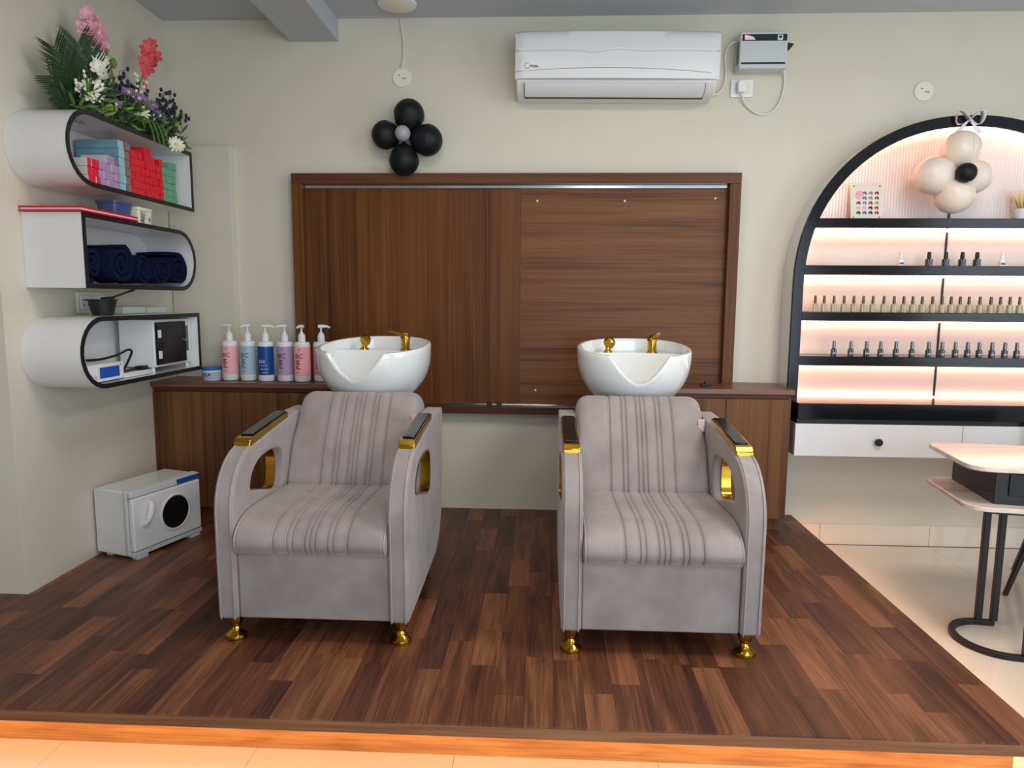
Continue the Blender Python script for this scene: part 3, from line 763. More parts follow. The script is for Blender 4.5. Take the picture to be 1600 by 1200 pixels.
# on the lowest shelf: tinting bowl, cartons; inside: device, cable, tray, steriliser
Z3 = 1.2695
bw = thing('tint_bowl', 'black hair-tint bowl with spread handle on the lowest wall shelf', 'bowl', (-1.93, -0.88, Z3))
MB().lathe([(0.042, 0.0002), (0.047, 0.02), (0.056, 0.064), (0.061, 0.066), (0.061, 0.070), (0.053, 0.070), (0.044, 0.02), (0.036, 0.006)], n=32).build('bowl', 'brush_bowl', bw, world=False)
b = MB(); b.box(-0.018, 0.018, -0.105, -0.056, 0.0650, 0.0695); b.build('handle', 'brush_bowl', bw, bevel=0.002, world=False)
b = MB(); b.box(-0.013, 0.013, 0.057, 0.095, 0.0650, 0.0685); b.build('spout', 'brush_bowl', bw, bevel=0.002, world=False)
br = thing('tint_brush', 'black tint brush leaning across the tint bowl', 'brush', (-1.93, -0.88, Z3+0.066))
MB().tube(spline([(-1.93, -0.82, Z3+0.076), (-1.93, -0.76, Z3+0.088), (-1.925, -0.70, Z3+0.103), (-1.92, -0.655, Z3+0.1135)]), 0.0045, 8).build('handle', 'brush_bowl', br)
b = MB(); b.box(-0.018, 0.018, -0.05, 0.0, -0.005, 0.005); b.xform(Matrix.Translation((-1.93, -0.815, Z3+0.0770)) @ Matrix.Rotation(0.1, 4, 'X')); b.build('bristles', 'black_satin', br, bevel=0.002)
def case(label, y0, y1, h, x0=-2.04, x1=-1.97):
    c = thing('clear_case', label, 'case', ((x0+x1)/2, (y0+y1)/2, Z3), group='clear plastic cases on the lowest wall shelf')
    MB().box(x0, x1, y0, y1, Z3+0.0002, Z3+h).build('case', 'clear_plastic', c, bevel=0.002)
    MB().box(x0+0.008, x1-0.008, y0+0.012, y1-0.012, Z3+0.004, Z3+h-0.006).build('contents', 'white_plastic', c)
case('clear plastic case next to the tint bowl', -0.665, -0.485, 0.034)
case('clear plastic case farther from the tint bowl', -0.470, -0.290, 0.030)
sw = thing('socket_plate', 'white switch plate on the left wall behind the tint bowl', 'socket', (-2.068, -0.76, 1.271))
MB().box(-2.0695, -2.060, -0.852, -0.655, 1.275, 1.372).build('plate', 'ivory_plastic', sw, bevel=0.003)
MB().box(-2.0598, -2.055, -0.835, -0.770, 1.292, 1.355).build('socket_insert', 'white_plastic', sw, bevel=0.002)
MB().box(-2.0598, -2.054, -0.750, -0.705, 1.292, 1.355).build('switch', 'white_plastic', sw, bevel=0.003)
b = MB()
for y, z in ((-0.803, 1.336), (-0.817, 1.312), (-0.789, 1.312)): b.box(-2.0552, -2.0545, y-0.004, y+0.004, z-0.004, z+0.004)
b.build('pin_holes', 'black_satin', sw)['kind'] = 'stuff'
ZI = 0.9905
dv = thing('control_unit', 'white control unit with blue screen inside the lowest wall shelf', 'device', (-1.92, -0.985, ZI))
MB().box(-1.99, -1.856, -1.105, -0.872, ZI+0.004, ZI+0.078).build('case', 'white_plastic', dv, bevel=0.004)
MB().box(-1.8555, -1.8535, -1.040, -0.908, ZI+0.018, ZI+0.064).build('screen', 'screen_blue', dv)['label'] = 'blue display screen'
b = MB(); b.lathe([(0.013, 0), (0.012, 0.010), (0.010, 0.011)], n=18); b.xform(Matrix.Translation((-1.8557, -1.068, ZI+0.038)) @ Matrix.Rotation(PI/2, 4, 'Y')); b.build('knob', 'white_plastic', dv)
b = MB(); b.lathe([(0.009, 0), (0.008, 0.010), (0.007, 0.011)], n=18); b.xform(Matrix.Translation((-1.8557, -1.092, ZI+0.038)) @ Matrix.Rotation(PI/2, 4, 'Y')); b.build('knob', 'white_plastic', dv)
text('iS', 0.016, (-1.8555+1.92, -0.900+0.985, 0.062), (PI/2, 0, PI/2), 'print_grey', dv, depth=0.0004)
for y in (-1.09, -0.89):
    MB().box(-1.98, -1.87, y-0.008, y+0.008, ZI+0.0002, ZI+0.0038).build('foot', 'black_satin', dv)
rt_ = thing('white_tray', 'flat white box under a coil of black cable in the lowest shelf', 'box', (-1.93, -0.74, ZI))
MB().box(-2.00, -1.862, -0.860, -0.640, ZI+0.0002, ZI+0.010).build('base', 'white_plastic', rt_, bevel=0.003)
MB().box(-1.998, -1.864, -0.858, -0.642, ZI+0.0104, ZI+0.020).build('lid', 'white_plastic', rt_, bevel=0.003)
cb = MB().tube(spline([(-1.985, -0.93, ZI+0.0845), (-1.965, -0.862, ZI+0.084), (-1.935, -0.79, ZI+0.098), (-1.915, -0.742, ZI+0.118), (-1.905, -0.728, ZI+0.108), (-1.90, -0.765, ZI+0.070), (-1.895, -0.812, ZI+0.034), (-1.895, -0.838, ZI+0.0262), (-1.898, -0.79, ZI+0.0262), (-1.905, -0.72, ZI+0.0262), (-1.895, -0.665, ZI+0.028)], 10), 0.0055, 8)
cb.box(-1.912, -1.878, -0.70, -0.648, ZI+0.0206, ZI+0.038)
tag(centre(cb.build('power_cable', 'cable_black')), 'black power cable looped over the flat white box', 'cable')
st = thing('steriliser', 'white steriliser cabinet with dark glass door in the lowest wall shelf', 'steriliser', (-1.92, -0.445, ZI))
MB().box(-2.03, -1.858, -0.622, -0.272, ZI+0.024, ZI+0.252).build('body', 'white_plastic', st, bevel=0.004)
for x in (-2.01, -1.88):
    for y in (-0.605, -0.29):
        MB().lathe([(0.010, 0.0002), (0.010, 0.024)], (x, y, ZI), 12).build('foot', 'white_plastic', st)
dr = MB().box(-1.8575, -1.8435, -0.612, -0.352, ZI+0.036, ZI+0.240).build('door', 'black_gloss', st, bevel=0.002)
MB().box(-1.8432, -1.8420, -0.575, -0.385, ZI+0.062, ZI+0.215).build('pane', 'dark_glass', dr)
for z in (0.065, 0.165):
    MB().box(-1.8434, -1.838, -0.6115, -0.588, ZI+z, ZI+z+0.038).build('hinge', 'white_plastic', dr, bevel=0.001)
b = MB(); b.lathe([(0.010, 0), (0.008, 0.008), (0.004, 0.010)], n=14); b.xform(Matrix.Translation((-1.8434, -0.362, ZI+0.145)) @ Matrix.Rotation(PI/2, 4, 'Y')); b.build('knob', 'chrome', dr)
MB().box(-1.8578, -1.856, -0.328, -0.306, ZI+0.085, ZI+0.215).build('vent_slot', 'print_grey', st)

# ------------------------------------------------------------------ flower arrangement on the top shelf
fa = thing('flower_arrangement', 'wide flower arrangement with gladioli and palm leaves on the top wall shelf', 'flowers', (-1.93, -0.62, 2.0876))
fr = random.Random(21)
ZT = 2.0878
def leaf_blade(b, base, tip, wid, bend=0.15, n=6, mi=0, nrm=None):
    base, tip = Vector(base), Vector(tip); d = tip-base; ln = d.length
    side = d.cross(Vector(nrm) if nrm else Vector((0.5, -0.85, 0.25))).normalized(); dn = Vector((0, 0, -1))
    k = len(b.v)
    for i in range(n+1):
        t = i/n; p = base+d*t+dn*(bend*ln*t*t); w_ = wid*math.sin(PI*min(1, 0.12+t*0.88))**0.8*(1 if t < 0.98 else 0.15)
        up_ = side.cross(d).normalized()*w_*0.25
        b.v += [tuple(p-side*w_), tuple(p+up_), tuple(p+side*w_)]
    for i in range(n):
        a = k+3*i; b.face((a, a+3, a+4, a+1), mi); b.face((a+1, a+4, a+5, a+2), mi)
def frond(base, tip, spread, nl, mat):
    b = MB(); base, tip = Vector(base), Vector(tip); d = tip-base
    b.tube([base, base+d*0.5, tip], [0.004, 0.003, 0.001], 6)
    side = d.cross(Vector((0.6, -0.8, 0))).normalized()
    for i in range(nl):
        t = 0.12+0.86*i/(nl-1); p = base+d*t; l_ = spread*(1-0.65*abs(t-0.35))
        for s in (-1, 1):
            q = p+(d.normalized()*0.85+side*s*0.62).normalized()*l_+Vector((fr.uniform(0.0, 0.02), 0, 0))
            leaf_blade(b, p, q, 0.0040, 0.04, 4)
    b.build('palm_frond', mat, fa, smooth=50)
frond((-1.95, -0.82, ZT+0.02), (-1.95, -1.05, 2.33), 0.15, 24, 'leaf_dark')
frond((-1.95, -0.78, ZT+0.02), (-1.95, -0.90, 2.40), 0.17, 30, 'leaf_dark')
frond((-1.93, -0.80, ZT+0.01), (-1.95, -1.08, 2.21), 0.15, 22, 'leaf_dark')
frond((-1.93, -0.84, ZT+0.01), (-1.93, -1.10, 2.13), 0.10, 16, 'leaf_dark')
frond((-1.92, -0.45, ZT+0.04), (-1.86, -0.27, 2.12), 0.07, 14, 'leaf_green')
frond((-1.95, -0.42, ZT+0.02), (-1.94, -0.18, 2.13), 0.09, 16, 'leaf_green')
def petal_flower(b, c, r, nrm, n=6, cup=0.5, ruffle=0.15, rows=1, mi=0):
    nrm = Vector(nrm).normalized(); a = nrm.orthogonal().normalized(); e = nrm.cross(a); c = Vector(c)
    for row in range(rows):
        rr = r*(1-0.3*row)
        for i in range(n):
            th = 2*PI*(i+0.5*row)/n+fr.uniform(-0.1, 0.1); dr_ = a*math.cos(th)+e*math.sin(th); sd = nrm.cross(dr_)
            k = len(b.v); w_ = rr*PI/n*1.15
            pts = []
            for t, ww, h in ((0.05, 0.25, 0), (0.5, 1.0, cup*0.45), (0.85, 0.95, cup*0.75), (1.0, 0.45, cup*0.8+ruffle*fr.uniform(-1, 1))):
                for s in (-1, 0, 1):
                    pts.append(c+dr_*rr*t+sd*s*w_*ww*0.5*2*0.55+nrm*rr*(h+0.1*abs(s)*t+0.15*row))
            b.v += [tuple(p) for p in pts]
            for u in range(3):
                for v_ in range(2):
                    q = k+u*3+v_; b.face((q, q+1, q+4, q+3), mi)
def gladiolus(pts, blooms, mat, buds, bud_mat):
    st_ = spline(pts, 6); b = MB(); b.tube(st_, [0.005-0.0035*i/(len(st_)-1) for i in range(len(st_))], 7)
    tip = Vector(pts[-1]); d = (Vector(pts[-1])-Vector(pts[-2])).normalized()
    for k in range(4):
        p = tip-d*0.02*k; leaf_blade(b, p, p+d*0.035+Vector((0.004, (-1)**k*0.008, 0)), 0.005, 0, 3)
    s = b.build('stem', 'stem_green', fa)
    b = MB()
    for (y, z, r) in blooms:
        petal_flower(b, (pts[0][0]+0.012, y, z), r, (0.45+fr.uniform(-0.35, 0.35), -0.85, fr.uniform(0, 0.5)), 6, 0.45, 0.22, 2)
    b.build('gladiolus_blooms', mat, s)
    if buds:
        b = MB()
        for (y, z, r) in buds: b.ball((pts[0][0]+0.008, y, z), r*0.6, r*0.6, r, 8, 6)
        b.build('bud', bud_mat, s)
gladiolus([(-1.93, -0.80, ZT+0.03), (-1.93, -0.83, 2.30), (-1.93, -0.86, 2.44), (-1.93, -0.872, 2.515)],
          [(-0.870, 2.515, 0.034), (-0.850, 2.490, 0.040), (-0.87, 2.455, 0.046), (-0.825, 2.458, 0.048), (-0.845, 2.425, 0.044), (-0.80, 2.430, 0.036)], 'petal_pink', [(-0.80, 2.395, 0.016), (-0.785, 2.345, 0.018)], 'petal_purple')
gladiolus([(-1.94, -0.56, ZT+0.05), (-1.94, -0.49, 2.33), (-1.94, -0.42, 2.46), (-1.94, -0.375, 2.575)],
          [(-0.385, 2.565, 0.034), (-0.41, 2.525, 0.042), (-0.365, 2.515, 0.038), (-0.425, 2.475, 0.040), (-0.395, 2.470, 0.040), (-0.43, 2.44, 0.034)], 'petal_coral', [(-0.445, 2.405, 0.018), (-0.45, 2.36, 0.018)], 'petal_coral')
gladiolus([(-1.94, -0.66, ZT+0.08), (-1.94, -0.70, 2.37), (-1.94, -0.755, 2.45), (-1.94, -0.815, 2.50)], [], 'petal_white', [(-0.69, 2.385, 0.024), (-0.735, 2.425, 0.016), (-0.77, 2.46, 0.014)], 'stem_green')
gladiolus([(-1.91, -0.79, ZT+0.04), (-1.91, -0.82, 2.26), (-1.91, -0.845, 2.33), (-1.91, -0.85, 2.37)], [(-0.835, 2.345, 0.034), (-0.85, 2.31, 0.034), (-0.82, 2.285, 0.026)], 'petal_white', [(-0.80, 2.32, 0.012)], 'petal_purple')
def daisy(c, r, mat='petal_white', n=14):
    b = MB(); petal_flower(b, c, r, (0.55+fr.uniform(-0.3, 0.3), -0.75, 0.3+fr.uniform(-0.2, 0.3)), n, 0.25, 0.15, 2); o = b.build('daisy', mat, fa)
    b = MB(); b.ball((c[0]+0.006, c[1]-0.003, c[2]+0.003), r*0.26, r*0.26, r*0.26, 8, 6); b.build('centre', 'petal_yellow', o)
daisy((-1.87, -0.965, 2.180), 0.052); daisy((-1.87, -0.925, 2.205), 0.042); daisy((-1.85, -0.635, 2.180), 0.040); daisy((-1.805, -0.43, 2.085), 0.042); daisy((-1.90, -0.575, 2.26), 0.034, 'petal_white')
for c in ((-1.86, -0.715, 2.25), (-1.86, -0.635, 2.246), (-1.85, -0.83, 2.165), (-1.87, -0.585, 2.255), (-1.87, -0.545, 2.24), (-1.87, -0.51, 2.25), (-1.87, -0.455, 2.215), (-1.87, -0.50, 2.215), (-1.87, -0.60, 2.22)):
    daisy(c, fr.uniform(0.026, 0.034), 'petal_purple', 12)
def sprig(base, tip, mat, nb, rb):
    b = MB(); base, tip = Vector(base), Vector(tip); d = tip-base
    b.tube([base, base+d*0.5+Vector((0, 0, 0.01)), tip], [0.002, 0.0015, 0.001], 5)
    for i in range(nb):
        t = 0.35+0.65*i/(nb-1) if nb > 1 else 1; p = base+d*t
        q = p+Vector((fr.uniform(-0.03, 0.03), fr.uniform(-0.03, 0.03), fr.uniform(-0.02, 0.03)))
        b.tube([p, q], 0.0008, 4); b.ball(q, rb, rb, rb*1.3, 6, 4)
    b.build('filler_sprig', mat, fa)
for tp in ((-1.92, -0.67, 2.355), (-1.92, -0.715, 2.315), (-1.90, -0.645, 2.30), (-1.91, -0.74, 2.27), (-1.90, -0.62, 2.33), (-1.90, -0.34, 2.36), (-1.90, -0.27, 2.37), (-1.90, -0.30, 2.32), (-1.90, -0.36, 2.30), (-1.90, -0.16, 2.305), (-1.90, -0.20, 2.29), (-1.90, -0.40, 2.26), (-1.89, -0.77, 2.22), (-1.89, -0.55, 2.28), (-1.88, -0.47, 2.27), (-1.88, -0.70, 2.23), (-1.87, -0.66, 2.21), (-1.87, -0.60, 2.23), (-1.88, -0.33, 2.27), (-1.88, -0.28, 2.30)):
    sprig((-1.92, tp[1]*0.6-0.24, ZT+0.05), tp, 'bud_dark', 16, 0.0085)
for tp in ((-1.86, -1.02, 2.20), (-1.87, -1.00, 2.24), (-1.85, -0.52, 2.19), (-1.85, -0.42, 2.17), (-1.86, -0.36, 2.20), (-1.86, -0.58, 2.32), (-1.86, -0.64, 2.34)):
    sprig((-1.92, tp[1]*0.7-0.18, ZT+0.04), tp, 'petal_white', 9, 0.006)
def tufts(name, mat, n, y0, y1, hz, wid, reach):
    b = MB()
    for i in range(n):
        y = fr.uniform(y0, y1); z = ZT+0.01+fr.uniform(0, hz); x = -1.93+fr.uniform(-0.06, 0.085)
        leaf_blade(b, (x, y, z), (x+fr.uniform(-0.01, reach), y+fr.uniform(-reach, reach), max(ZT+0.012, z+fr.uniform(-0.03, reach))), fr.uniform(wid*0.5, wid), 0.1, 4)
    b.build(name, mat, fa, smooth=50)['kind'] = 'stuff'
tufts('foliage', 'leaf_green', 420, -1.02, -0.26, 0.11, 0.008, 0.07)
tufts('dark_foliage', 'leaf_dark', 260, -1.00, -0.30, 0.12, 0.013, 0.07)
tufts('light_foliage', 'leaf_bright', 90, -0.78, -0.34, 0.07, 0.006, 0.07)
tufts('violet_foliage', 'petal_purple', 70, -0.62, -0.42, 0.15, 0.007, 0.03)
for y0 in (-0.68, -0.64, -0.60, -0.56):
    b = MB(); s_ = spline([(-1.86, y0-0.02, 2.13), (-1.815, y0+0.01, 2.16), (-1.795, y0+0.03, 2.11), (-1.79, y0+0.045, 2.03+fr.uniform(0, 0.04))], 5)
    for p, q in zip(s_, s_[1:]): pass
    k = len(b.v)
    for i, p in enumerate(s_):
        t = i/(len(s_)-1); w_ = 0.011*math.sin(PI*(0.08+0.9*t)); b.v += [(p.x, p.y-w_, p.z), (p.x+0.003, p.y, p.z), (p.x, p.y+w_, p.z)]
    for i in range(len(s_)-1):
        a = k+3*i; b.face((a, a+3, a+4, a+1)); b.face((a+1, a+4, a+5, a+2))
    b.build('ribbon_leaf', 'leaf_green', fa, smooth=60)
for (a, t_, w_) in (((-1.86, -0.90, ZT+0.03), (-1.835, -0.83, 2.165), 0.022), ((-1.87, -0.86, ZT+0.02), (-1.84, -0.90, 2.15), 0.020), ((-1.86, -0.60, ZT+0.05), (-1.81, -0.70, 2.15), 0.014), ((-1.88, -0.35, ZT+0.08), (-1.87, -0.25, 2.25), 0.016)):
    b = MB(); leaf_blade(b, a, t_, w_, 0.05, 6, nrm=(1, -0.4, 0)); b.build('broad_leaf', 'leaf_bright', fa, smooth=60)
b = MB(); b.box(-0.001, 0.001, -0.032, 0.032, -0.036, 0.036); b.xform(Matrix.Translation((-1.895, -0.195, 2.255)) @ Matrix.Rotation(0.5, 4, 'Z') @ Matrix.Rotation(0.25, 4, 'X'))
b.build('card', 'leaf_dark', fa)['label'] = 'small dark card'
b = MB(); b.prism([(-1.93+0.075*math.cos(2*PI*k/28), -0.62+0.30*math.sin(2*PI*k/28)) for k in range(28)], 'z', ZT, ZT+0.05); b.build('foam_base', 'leaf_dark', fa, bevel=0.01)

# ------------------------------------------------------------------ towel warmer on the platform
tw = thing('towel_warmer', 'white towel warmer with round glass door on the platform', 'towel warmer', (-1.848, -0.905, PT), math.atan2(0.395, 0.125)-PI/2)
# local: y along the door face (0..0.415), x = 0 at the face, the body runs to -x
TWW, TWD, TWH = 0.412, 0.226, 0.322
b = MB(); b.box(-TWD, -0.045, 0.004, TWW-0.004, 0.014, TWH-0.006); b.build('body', 'white_laminate', tw, bevel=0.006, world=False)
b = MB()
b.prism(rrect(0.0, TWW, 0.014, TWH, 0.012), 'x', -0.0445, -0.022); b.build('front_frame', 'grey_metal_paint', tw, bevel=0.004, world=False)
b = MB(); b.prism([(-0.0215, TWH), (0.0, TWH-0.006), (0.003, TWH-0.034), (-0.0215, TWH-0.034)], 'y', 0.004, TWW-0.004); hp = b.build('control_strip', 'grey_metal_paint', tw, bevel=0.003, world=False)
b = MB(); b.prism([(0.0012, TWH-0.008), (0.0042, TWH-0.031), (0.0030, TWH-0.0312), (0.0002, TWH-0.008)], 'y', 0.265, 0.405); b.build('blue_label', 'label_cobalt', hp, world=False)['label'] = 'blue printed label'
b = MB(); b.box(-0.0215, 0.003, 0.004, TWW-0.004, 0.014, 0.034); b.build('sill', 'grey_metal_paint', tw, bevel=0.002, world=False)
b = MB(); b.prism(rrect(0.008, TWW-0.008, 0.037, TWH-0.037, 0.008), 'x', -0.0210, 0.006); dr = b.build('door', 'white_laminate', tw, bevel=0.007, world=False, seg=3)
def disc_x(b, prof, y, z, n=40):
    k = len(b.v); b.lathe(prof, n=n); b.xform(Matrix.Translation((0.006, y, z)) @ Matrix.Rotation(PI/2, 4, 'Y'), k)
b = MB(); disc_x(b, [(0.090, 0.0001), (0.090, 0.004), (0.084, 0.007), (0.079, 0.004), (0.079, 0.0002)], 0.245, 0.163); b.build('window_ring', 'white_plastic', dr, world=False)
b = MB(); disc_x(b, [(0.078, 0.0001), (0.078, 0.002), (0.04, 0.004), (0.002, 0.0045)], 0.245, 0.163); b.build('glass', 'dark_glass', dr, world=False)['label'] = 'dark round glass'
b = MB(); b.tube(spline([(0.0065, 0.066, 0.150), (0.022, 0.074, 0.172), (0.026, 0.086, 0.202), (0.020, 0.099, 0.232), (0.0065, 0.106, 0.248)]), [0.010+0.004*math.sin(PI*i/32) for i in range(33)], 10); b.build('handle', 'white_plastic', dr, world=False)
for y in (0.05, TWW-0.05):
    for x in (-0.17, -0.012):
        b = MB(); b.box(x-0.015, x+0.015, y-0.03, y+0.03, 0.0, 0.0138); b.build('foot', 'grey_metal_paint', tw, world=False)

# ------------------------------------------------------------------ air conditioner
AX0, AX1 = -0.162, 0.856
ac = thing('air_conditioner', 'white split air conditioner high on the back wall', 'air conditioner', ((AX0+AX1)/2, 0, 2.385))
AZ = 2.385; xm = (AX0+AX1)/2
def ax(poly, x0, x1, name, mat, par, bev=0.006, seg=3):
    b = MB(); b.prism(poly, 'x', x0, x1); return b.build(name, mat, par, bevel=bev, seg=seg)
ax([(-0.001, AZ), (-0.105, AZ+0.002), (-0.150, AZ+0.022), (-0.188, AZ+0.062), (-0.188, AZ+0.285), (-0.001, AZ+0.296)], AX0+0.006, AX1-0.006, 'body', 'white_plastic', ac, 0.008)
b = MB(); NXA = 40
prof = [(-0.189, AZ+0.064), (-0.203, AZ+0.066), (-0.2065, AZ+0.080), (-0.209, AZ+0.115), (-0.211, AZ+0.170), (-0.210, AZ+0.200), (-0.206, AZ+0.250), (-0.196, AZ+0.284), (-0.178, AZ+0.297), (-0.10, AZ+0.300), (-0.10, AZ+0.290), (-0.189, AZ+0.28)]
def PA(i, j):
    u = i/(NXA-1); e = min(u, 1-u)*2; x = AX0+(AX1-AX0)*u
    y, z = prof[j]; bulge = 0.012*(1-(2*u-1)**2)
    edge = max(0, 1-e/0.05)
    y2 = y-bulge*(1 if y < -0.19 else 0)+0.012*edge**2*(1 if y < -0.195 else 0)
    z2 = z+(0.006*(1-(2*u-1)**2) if j >= 7 and j <= 9 else 0)
    return (x, y2, z2)
k = b.grid(PA, NXA, len(prof), closed_v=True); n = len(prof)
b.face(range(k, k+n)); b.face(range(k+NXA*n-1, k+NXA*n-n-1, -1))
fp = b.build('front_panel', 'white_plastic', ac, smooth=50)
def ypan(x, z):
    u = (x-AX0)/(AX1-AX0)
    for (ya, za), (yb, zb) in zip(prof[1:], prof[2:]):
        if za <= z <= zb: return ya+(yb-ya)*(z-za)/(zb-za)-0.012*(1-(2*u-1)**2)
    return -0.21
pts = []
for i in range(60):
    x = AX0+0.006+(AX1-AX0-0.012)*i/59; z = AZ+0.203
    u = i/59
    z += -0.006*math.exp(-((u-0.38)/0.06)**2)*1.6+0.003*math.exp(-((u-0.50)/0.07)**2)-0.004*math.exp(-((u-0.63)/0.05)**2)
    pts.append((x, ypan(x, z)-0.0008, z))
b = MB(); b.tube(pts, 0.0045, 8); b.build('wave_trim', 'ceramic', fp)
b = MB(); b.tube([(p[0], p[1]+0.0015, p[2]-0.0085) for p in pts], 0.0026, 8); b.build('wave_shadow', 'grey_metal_paint', fp)  # grey line drawn in as the shade beneath the wave trim
pts = [(AX0+0.006+(AX1-AX0-0.05)*i/40, 0, AZ+0.095+0.018*(1-(2*i/40-0.95)**2)) for i in range(41)]
b = MB(); b.tube([(p[0], ypan(p[0], p[2])-0.0005, p[2]) for p in pts], 0.0018, 6); b.build('accent_line', 'chrome', fp)
lv = [(-0.1125, AZ+0.0035), (-0.158, AZ+0.020), (-0.184, AZ+0.050), (-0.1865, AZ+0.0495), (-0.159, AZ+0.0165), (-0.1130, AZ-0.0008)]
ax(lv, AX0+0.05, AX1-0.065, 'louver', 'white_plastic', ac, 0.001)
b = MB(); b.box(AX0+0.048, AX1-0.063, -0.1150, -0.100, AZ-0.0045, AZ+0.004); b.build('louver_gap', 'black_satin', ac)
b = MB(); b.tube([(AX0+0.047, -0.1125, AZ-0.0005), (AX0+0.047, -0.159, AZ+0.017), (AX0+0.047, -0.186, AZ+0.050)], 0.0014, 6); b.tube([(AX1-0.062, -0.1125, AZ-0.0005), (AX1-0.062, -0.159, AZ+0.017), (AX1-0.062, -0.186, AZ+0.050)], 0.0014, 6); b.build('louver_edge', 'print_grey', ac)
Lc = ac.location
xx = AX0+0.062; text('Midea', 0.019, (xx+0.010-Lc.x, ypan(xx, AZ+0.117)-0.0028-Lc.y, AZ+0.1155-Lc.z), (PI/2-0.02, 0, -0.045), 'print_black', ac, depth=0.0004)
b = MB(); b.tube([(xx-0.001+0.0125*math.cos(a/20*PI*1.5+0.9), 0, AZ+0.124+0.0125*math.sin(a/20*PI*1.5+0.9)) for a in range(21)], 0.001, 6)
b.v = [(v[0], ypan(v[0], v[2])-0.0015+v[1], v[2]) for v in b.v]; b.build('logo_ring', 'print_black', ac)
b = MB()
for k in range(5): b.box(AX1-0.075+0.0085*k, AX1-0.069+0.0085*k, -0.2105, -0.2095, AZ+0.112, AZ+0.117)
b.build('small_print', 'print_grey', ac)['kind'] = 'stuff'
ac.rotation_euler = (0, math.radians(0.55), 0)

# ------------------------------------------------------------------ voltage stabiliser, sockets, cables
sb = thing('voltage_stabiliser', 'grey voltage stabiliser box with dark label strip right of the air conditioner', 'stabiliser', (1.095, -0.05, 2.525))
MB().box(0.977, 1.214, -0.100, -0.001, 2.527, 2.704).build('case', 'grey_metal_paint', sb, bevel=0.003)
MB().box(0.986, 1.209, -0.1015, -0.1002, 2.660, 2.692).build('label_strip', 'navy_print', sb)
b = MB(); b.prism([(0.998, 2.665), (1.052, 2.665), (1.040, 2.680), (1.015, 2.686), (0.998, 2.686)], 'y', -0.1022, -0.1016); b.build('emblem', 'white_plastic', sb)
MB().box(1.162, 1.188, -0.1022, -0.1016, 2.663, 2.689).build('badge', 'white_plastic', sb)
b = MB(); b.prism([(1.175+0.008*math.cos(2*PI*k/16), 2.678+0.007*math.sin(2*PI*k/16)) for k in range(16)], 'y', -0.1028, -0.1023); b.build('badge_mark', 'navy_print', sb)
b = MB(); b.ball((1.003, -0.103, 2.683), 0.006, 0.004, 0.006, 10, 6); b.build('indicator_light', 'red_led', sb)
MB().box(0.984, 1.205, -0.1012, -0.1002, 2.547, 2.557).build('blue_strip', 'navy_print', sb)
for k in range(10):
    z = 2.560+0.0115*k; MB().box(0.9755, 0.9768, -0.080, -0.035, z, z+0.005).build('vent_slit', 'print_black', sb)
b = MB(); b.prism([(1.222, 2.615), (1.224, 2.668), (1.262, 2.662), (1.250, 2.645)], 'y', -0.052, -0.036); b.build('bracket', 'black_satin', sb)
b = MB(); b.box(1.2145, 1.236, -0.034, -0.004, 2.62, 2.682); b.build('terminal', 'white_plastic', sb, bevel=0.002)
so = thing('wall_socket', 'white wall socket with plug below the stabiliser', 'socket', (1.018, 0, 2.408))
MB().box(0.961, 1.078, -0.009, -0.0005, 2.412, 2.502).build('plate', 'white_plastic', so, bevel=0.003)
MB().box(1.030, 1.062, -0.013, -0.0092, 2.430, 2.486).build('switch', 'ivory_plastic', so, bevel=0.002)
b = MB(); b.prism(rrect(0.990, 1.034, 2.428, 2.490, 0.014), 'y', -0.045, -0.0135); b.build('plug', 'white_plastic', so, bevel=0.005)
cd = MB().tube(spline([(1.012, -0.030, 2.424), (1.040, -0.018, 2.375), (1.090, -0.012, 2.335), (1.140, -0.010, 2.325), (1.190, -0.010, 2.345), (1.225, -0.010, 2.41), (1.236, -0.012, 2.49), (1.222, -0.03, 2.545), (1.2145, -0.05, 2.555)]), 0.0048, 8).build('power_cable', 'cable_white')
tag(centre(cd), 'white cable looping from the plug up to the stabiliser', 'cable', 'white cables beside the stabiliser')
cd = MB().tube(spline([(0.855, -0.06, 2.418), (0.89, -0.02, 2.425), (0.925, -0.012, 2.47), (0.932, -0.012, 2.54), (0.924, -0.012, 2.62), (0.945, -0.02, 2.672), (0.9755, -0.03, 2.680)]), 0.0048, 8).build('power_cable', 'cable_white')
tag(centre(cd), 'white cable between the air conditioner and the stabiliser', 'cable', 'white cables beside the stabiliser')
def round_plate(label, x, z):
    p = thing('round_cover_plate', label, 'cover plate', (x, 0, z-0.049), group='round junction cover plates on the back wall')
    b = MB(); b.lathe([(0.050, 0.0005), (0.050, 0.005), (0.047, 0.008), (0.001, 0.0085)], n=32); b.xform(Matrix.Translation((x, 0, z)) @ Matrix.Rotation(PI/2, 4, 'X')); b.build('plate', 'ivory_plastic', p)
    for dx, dz in ((-0.013, 0.012), (0.008, -0.004), (0.019, -0.006)):
        b = MB(); b.lathe([(0.0035, 0), (0.003, 0.0012)], n=8); b.xform(Matrix.Translation((x+dx, -0.0084, z+dz)) @ Matrix.Rotation(PI/2, 4, 'X')); b.build('screw', 'print_black', p)
round_plate('round cream cover plate below the ceiling lamp, above the black balloons', -0.776, 2.524)
round_plate('round cream cover plate above the arched display', 1.952, 2.438)
cd = MB().tube(spline([(-0.778, -0.006, 2.823), (-0.772, -0.007, 2.76), (-0.762, -0.007, 2.70), (-0.764, -0.008, 2.62), (-0.775, -0.012, 2.565)]), 0.004, 8).build('lamp_cable', 'cable_white')
tag(centre(cd), 'white cable from the ceiling to the round cover plate on the left', 'cable')
cl = thing('ceiling_lamp', 'round white ceiling lamp next to the beam, cut by the top edge', 'ceiling lamp', (-0.757, -0.200, CE-0.03))
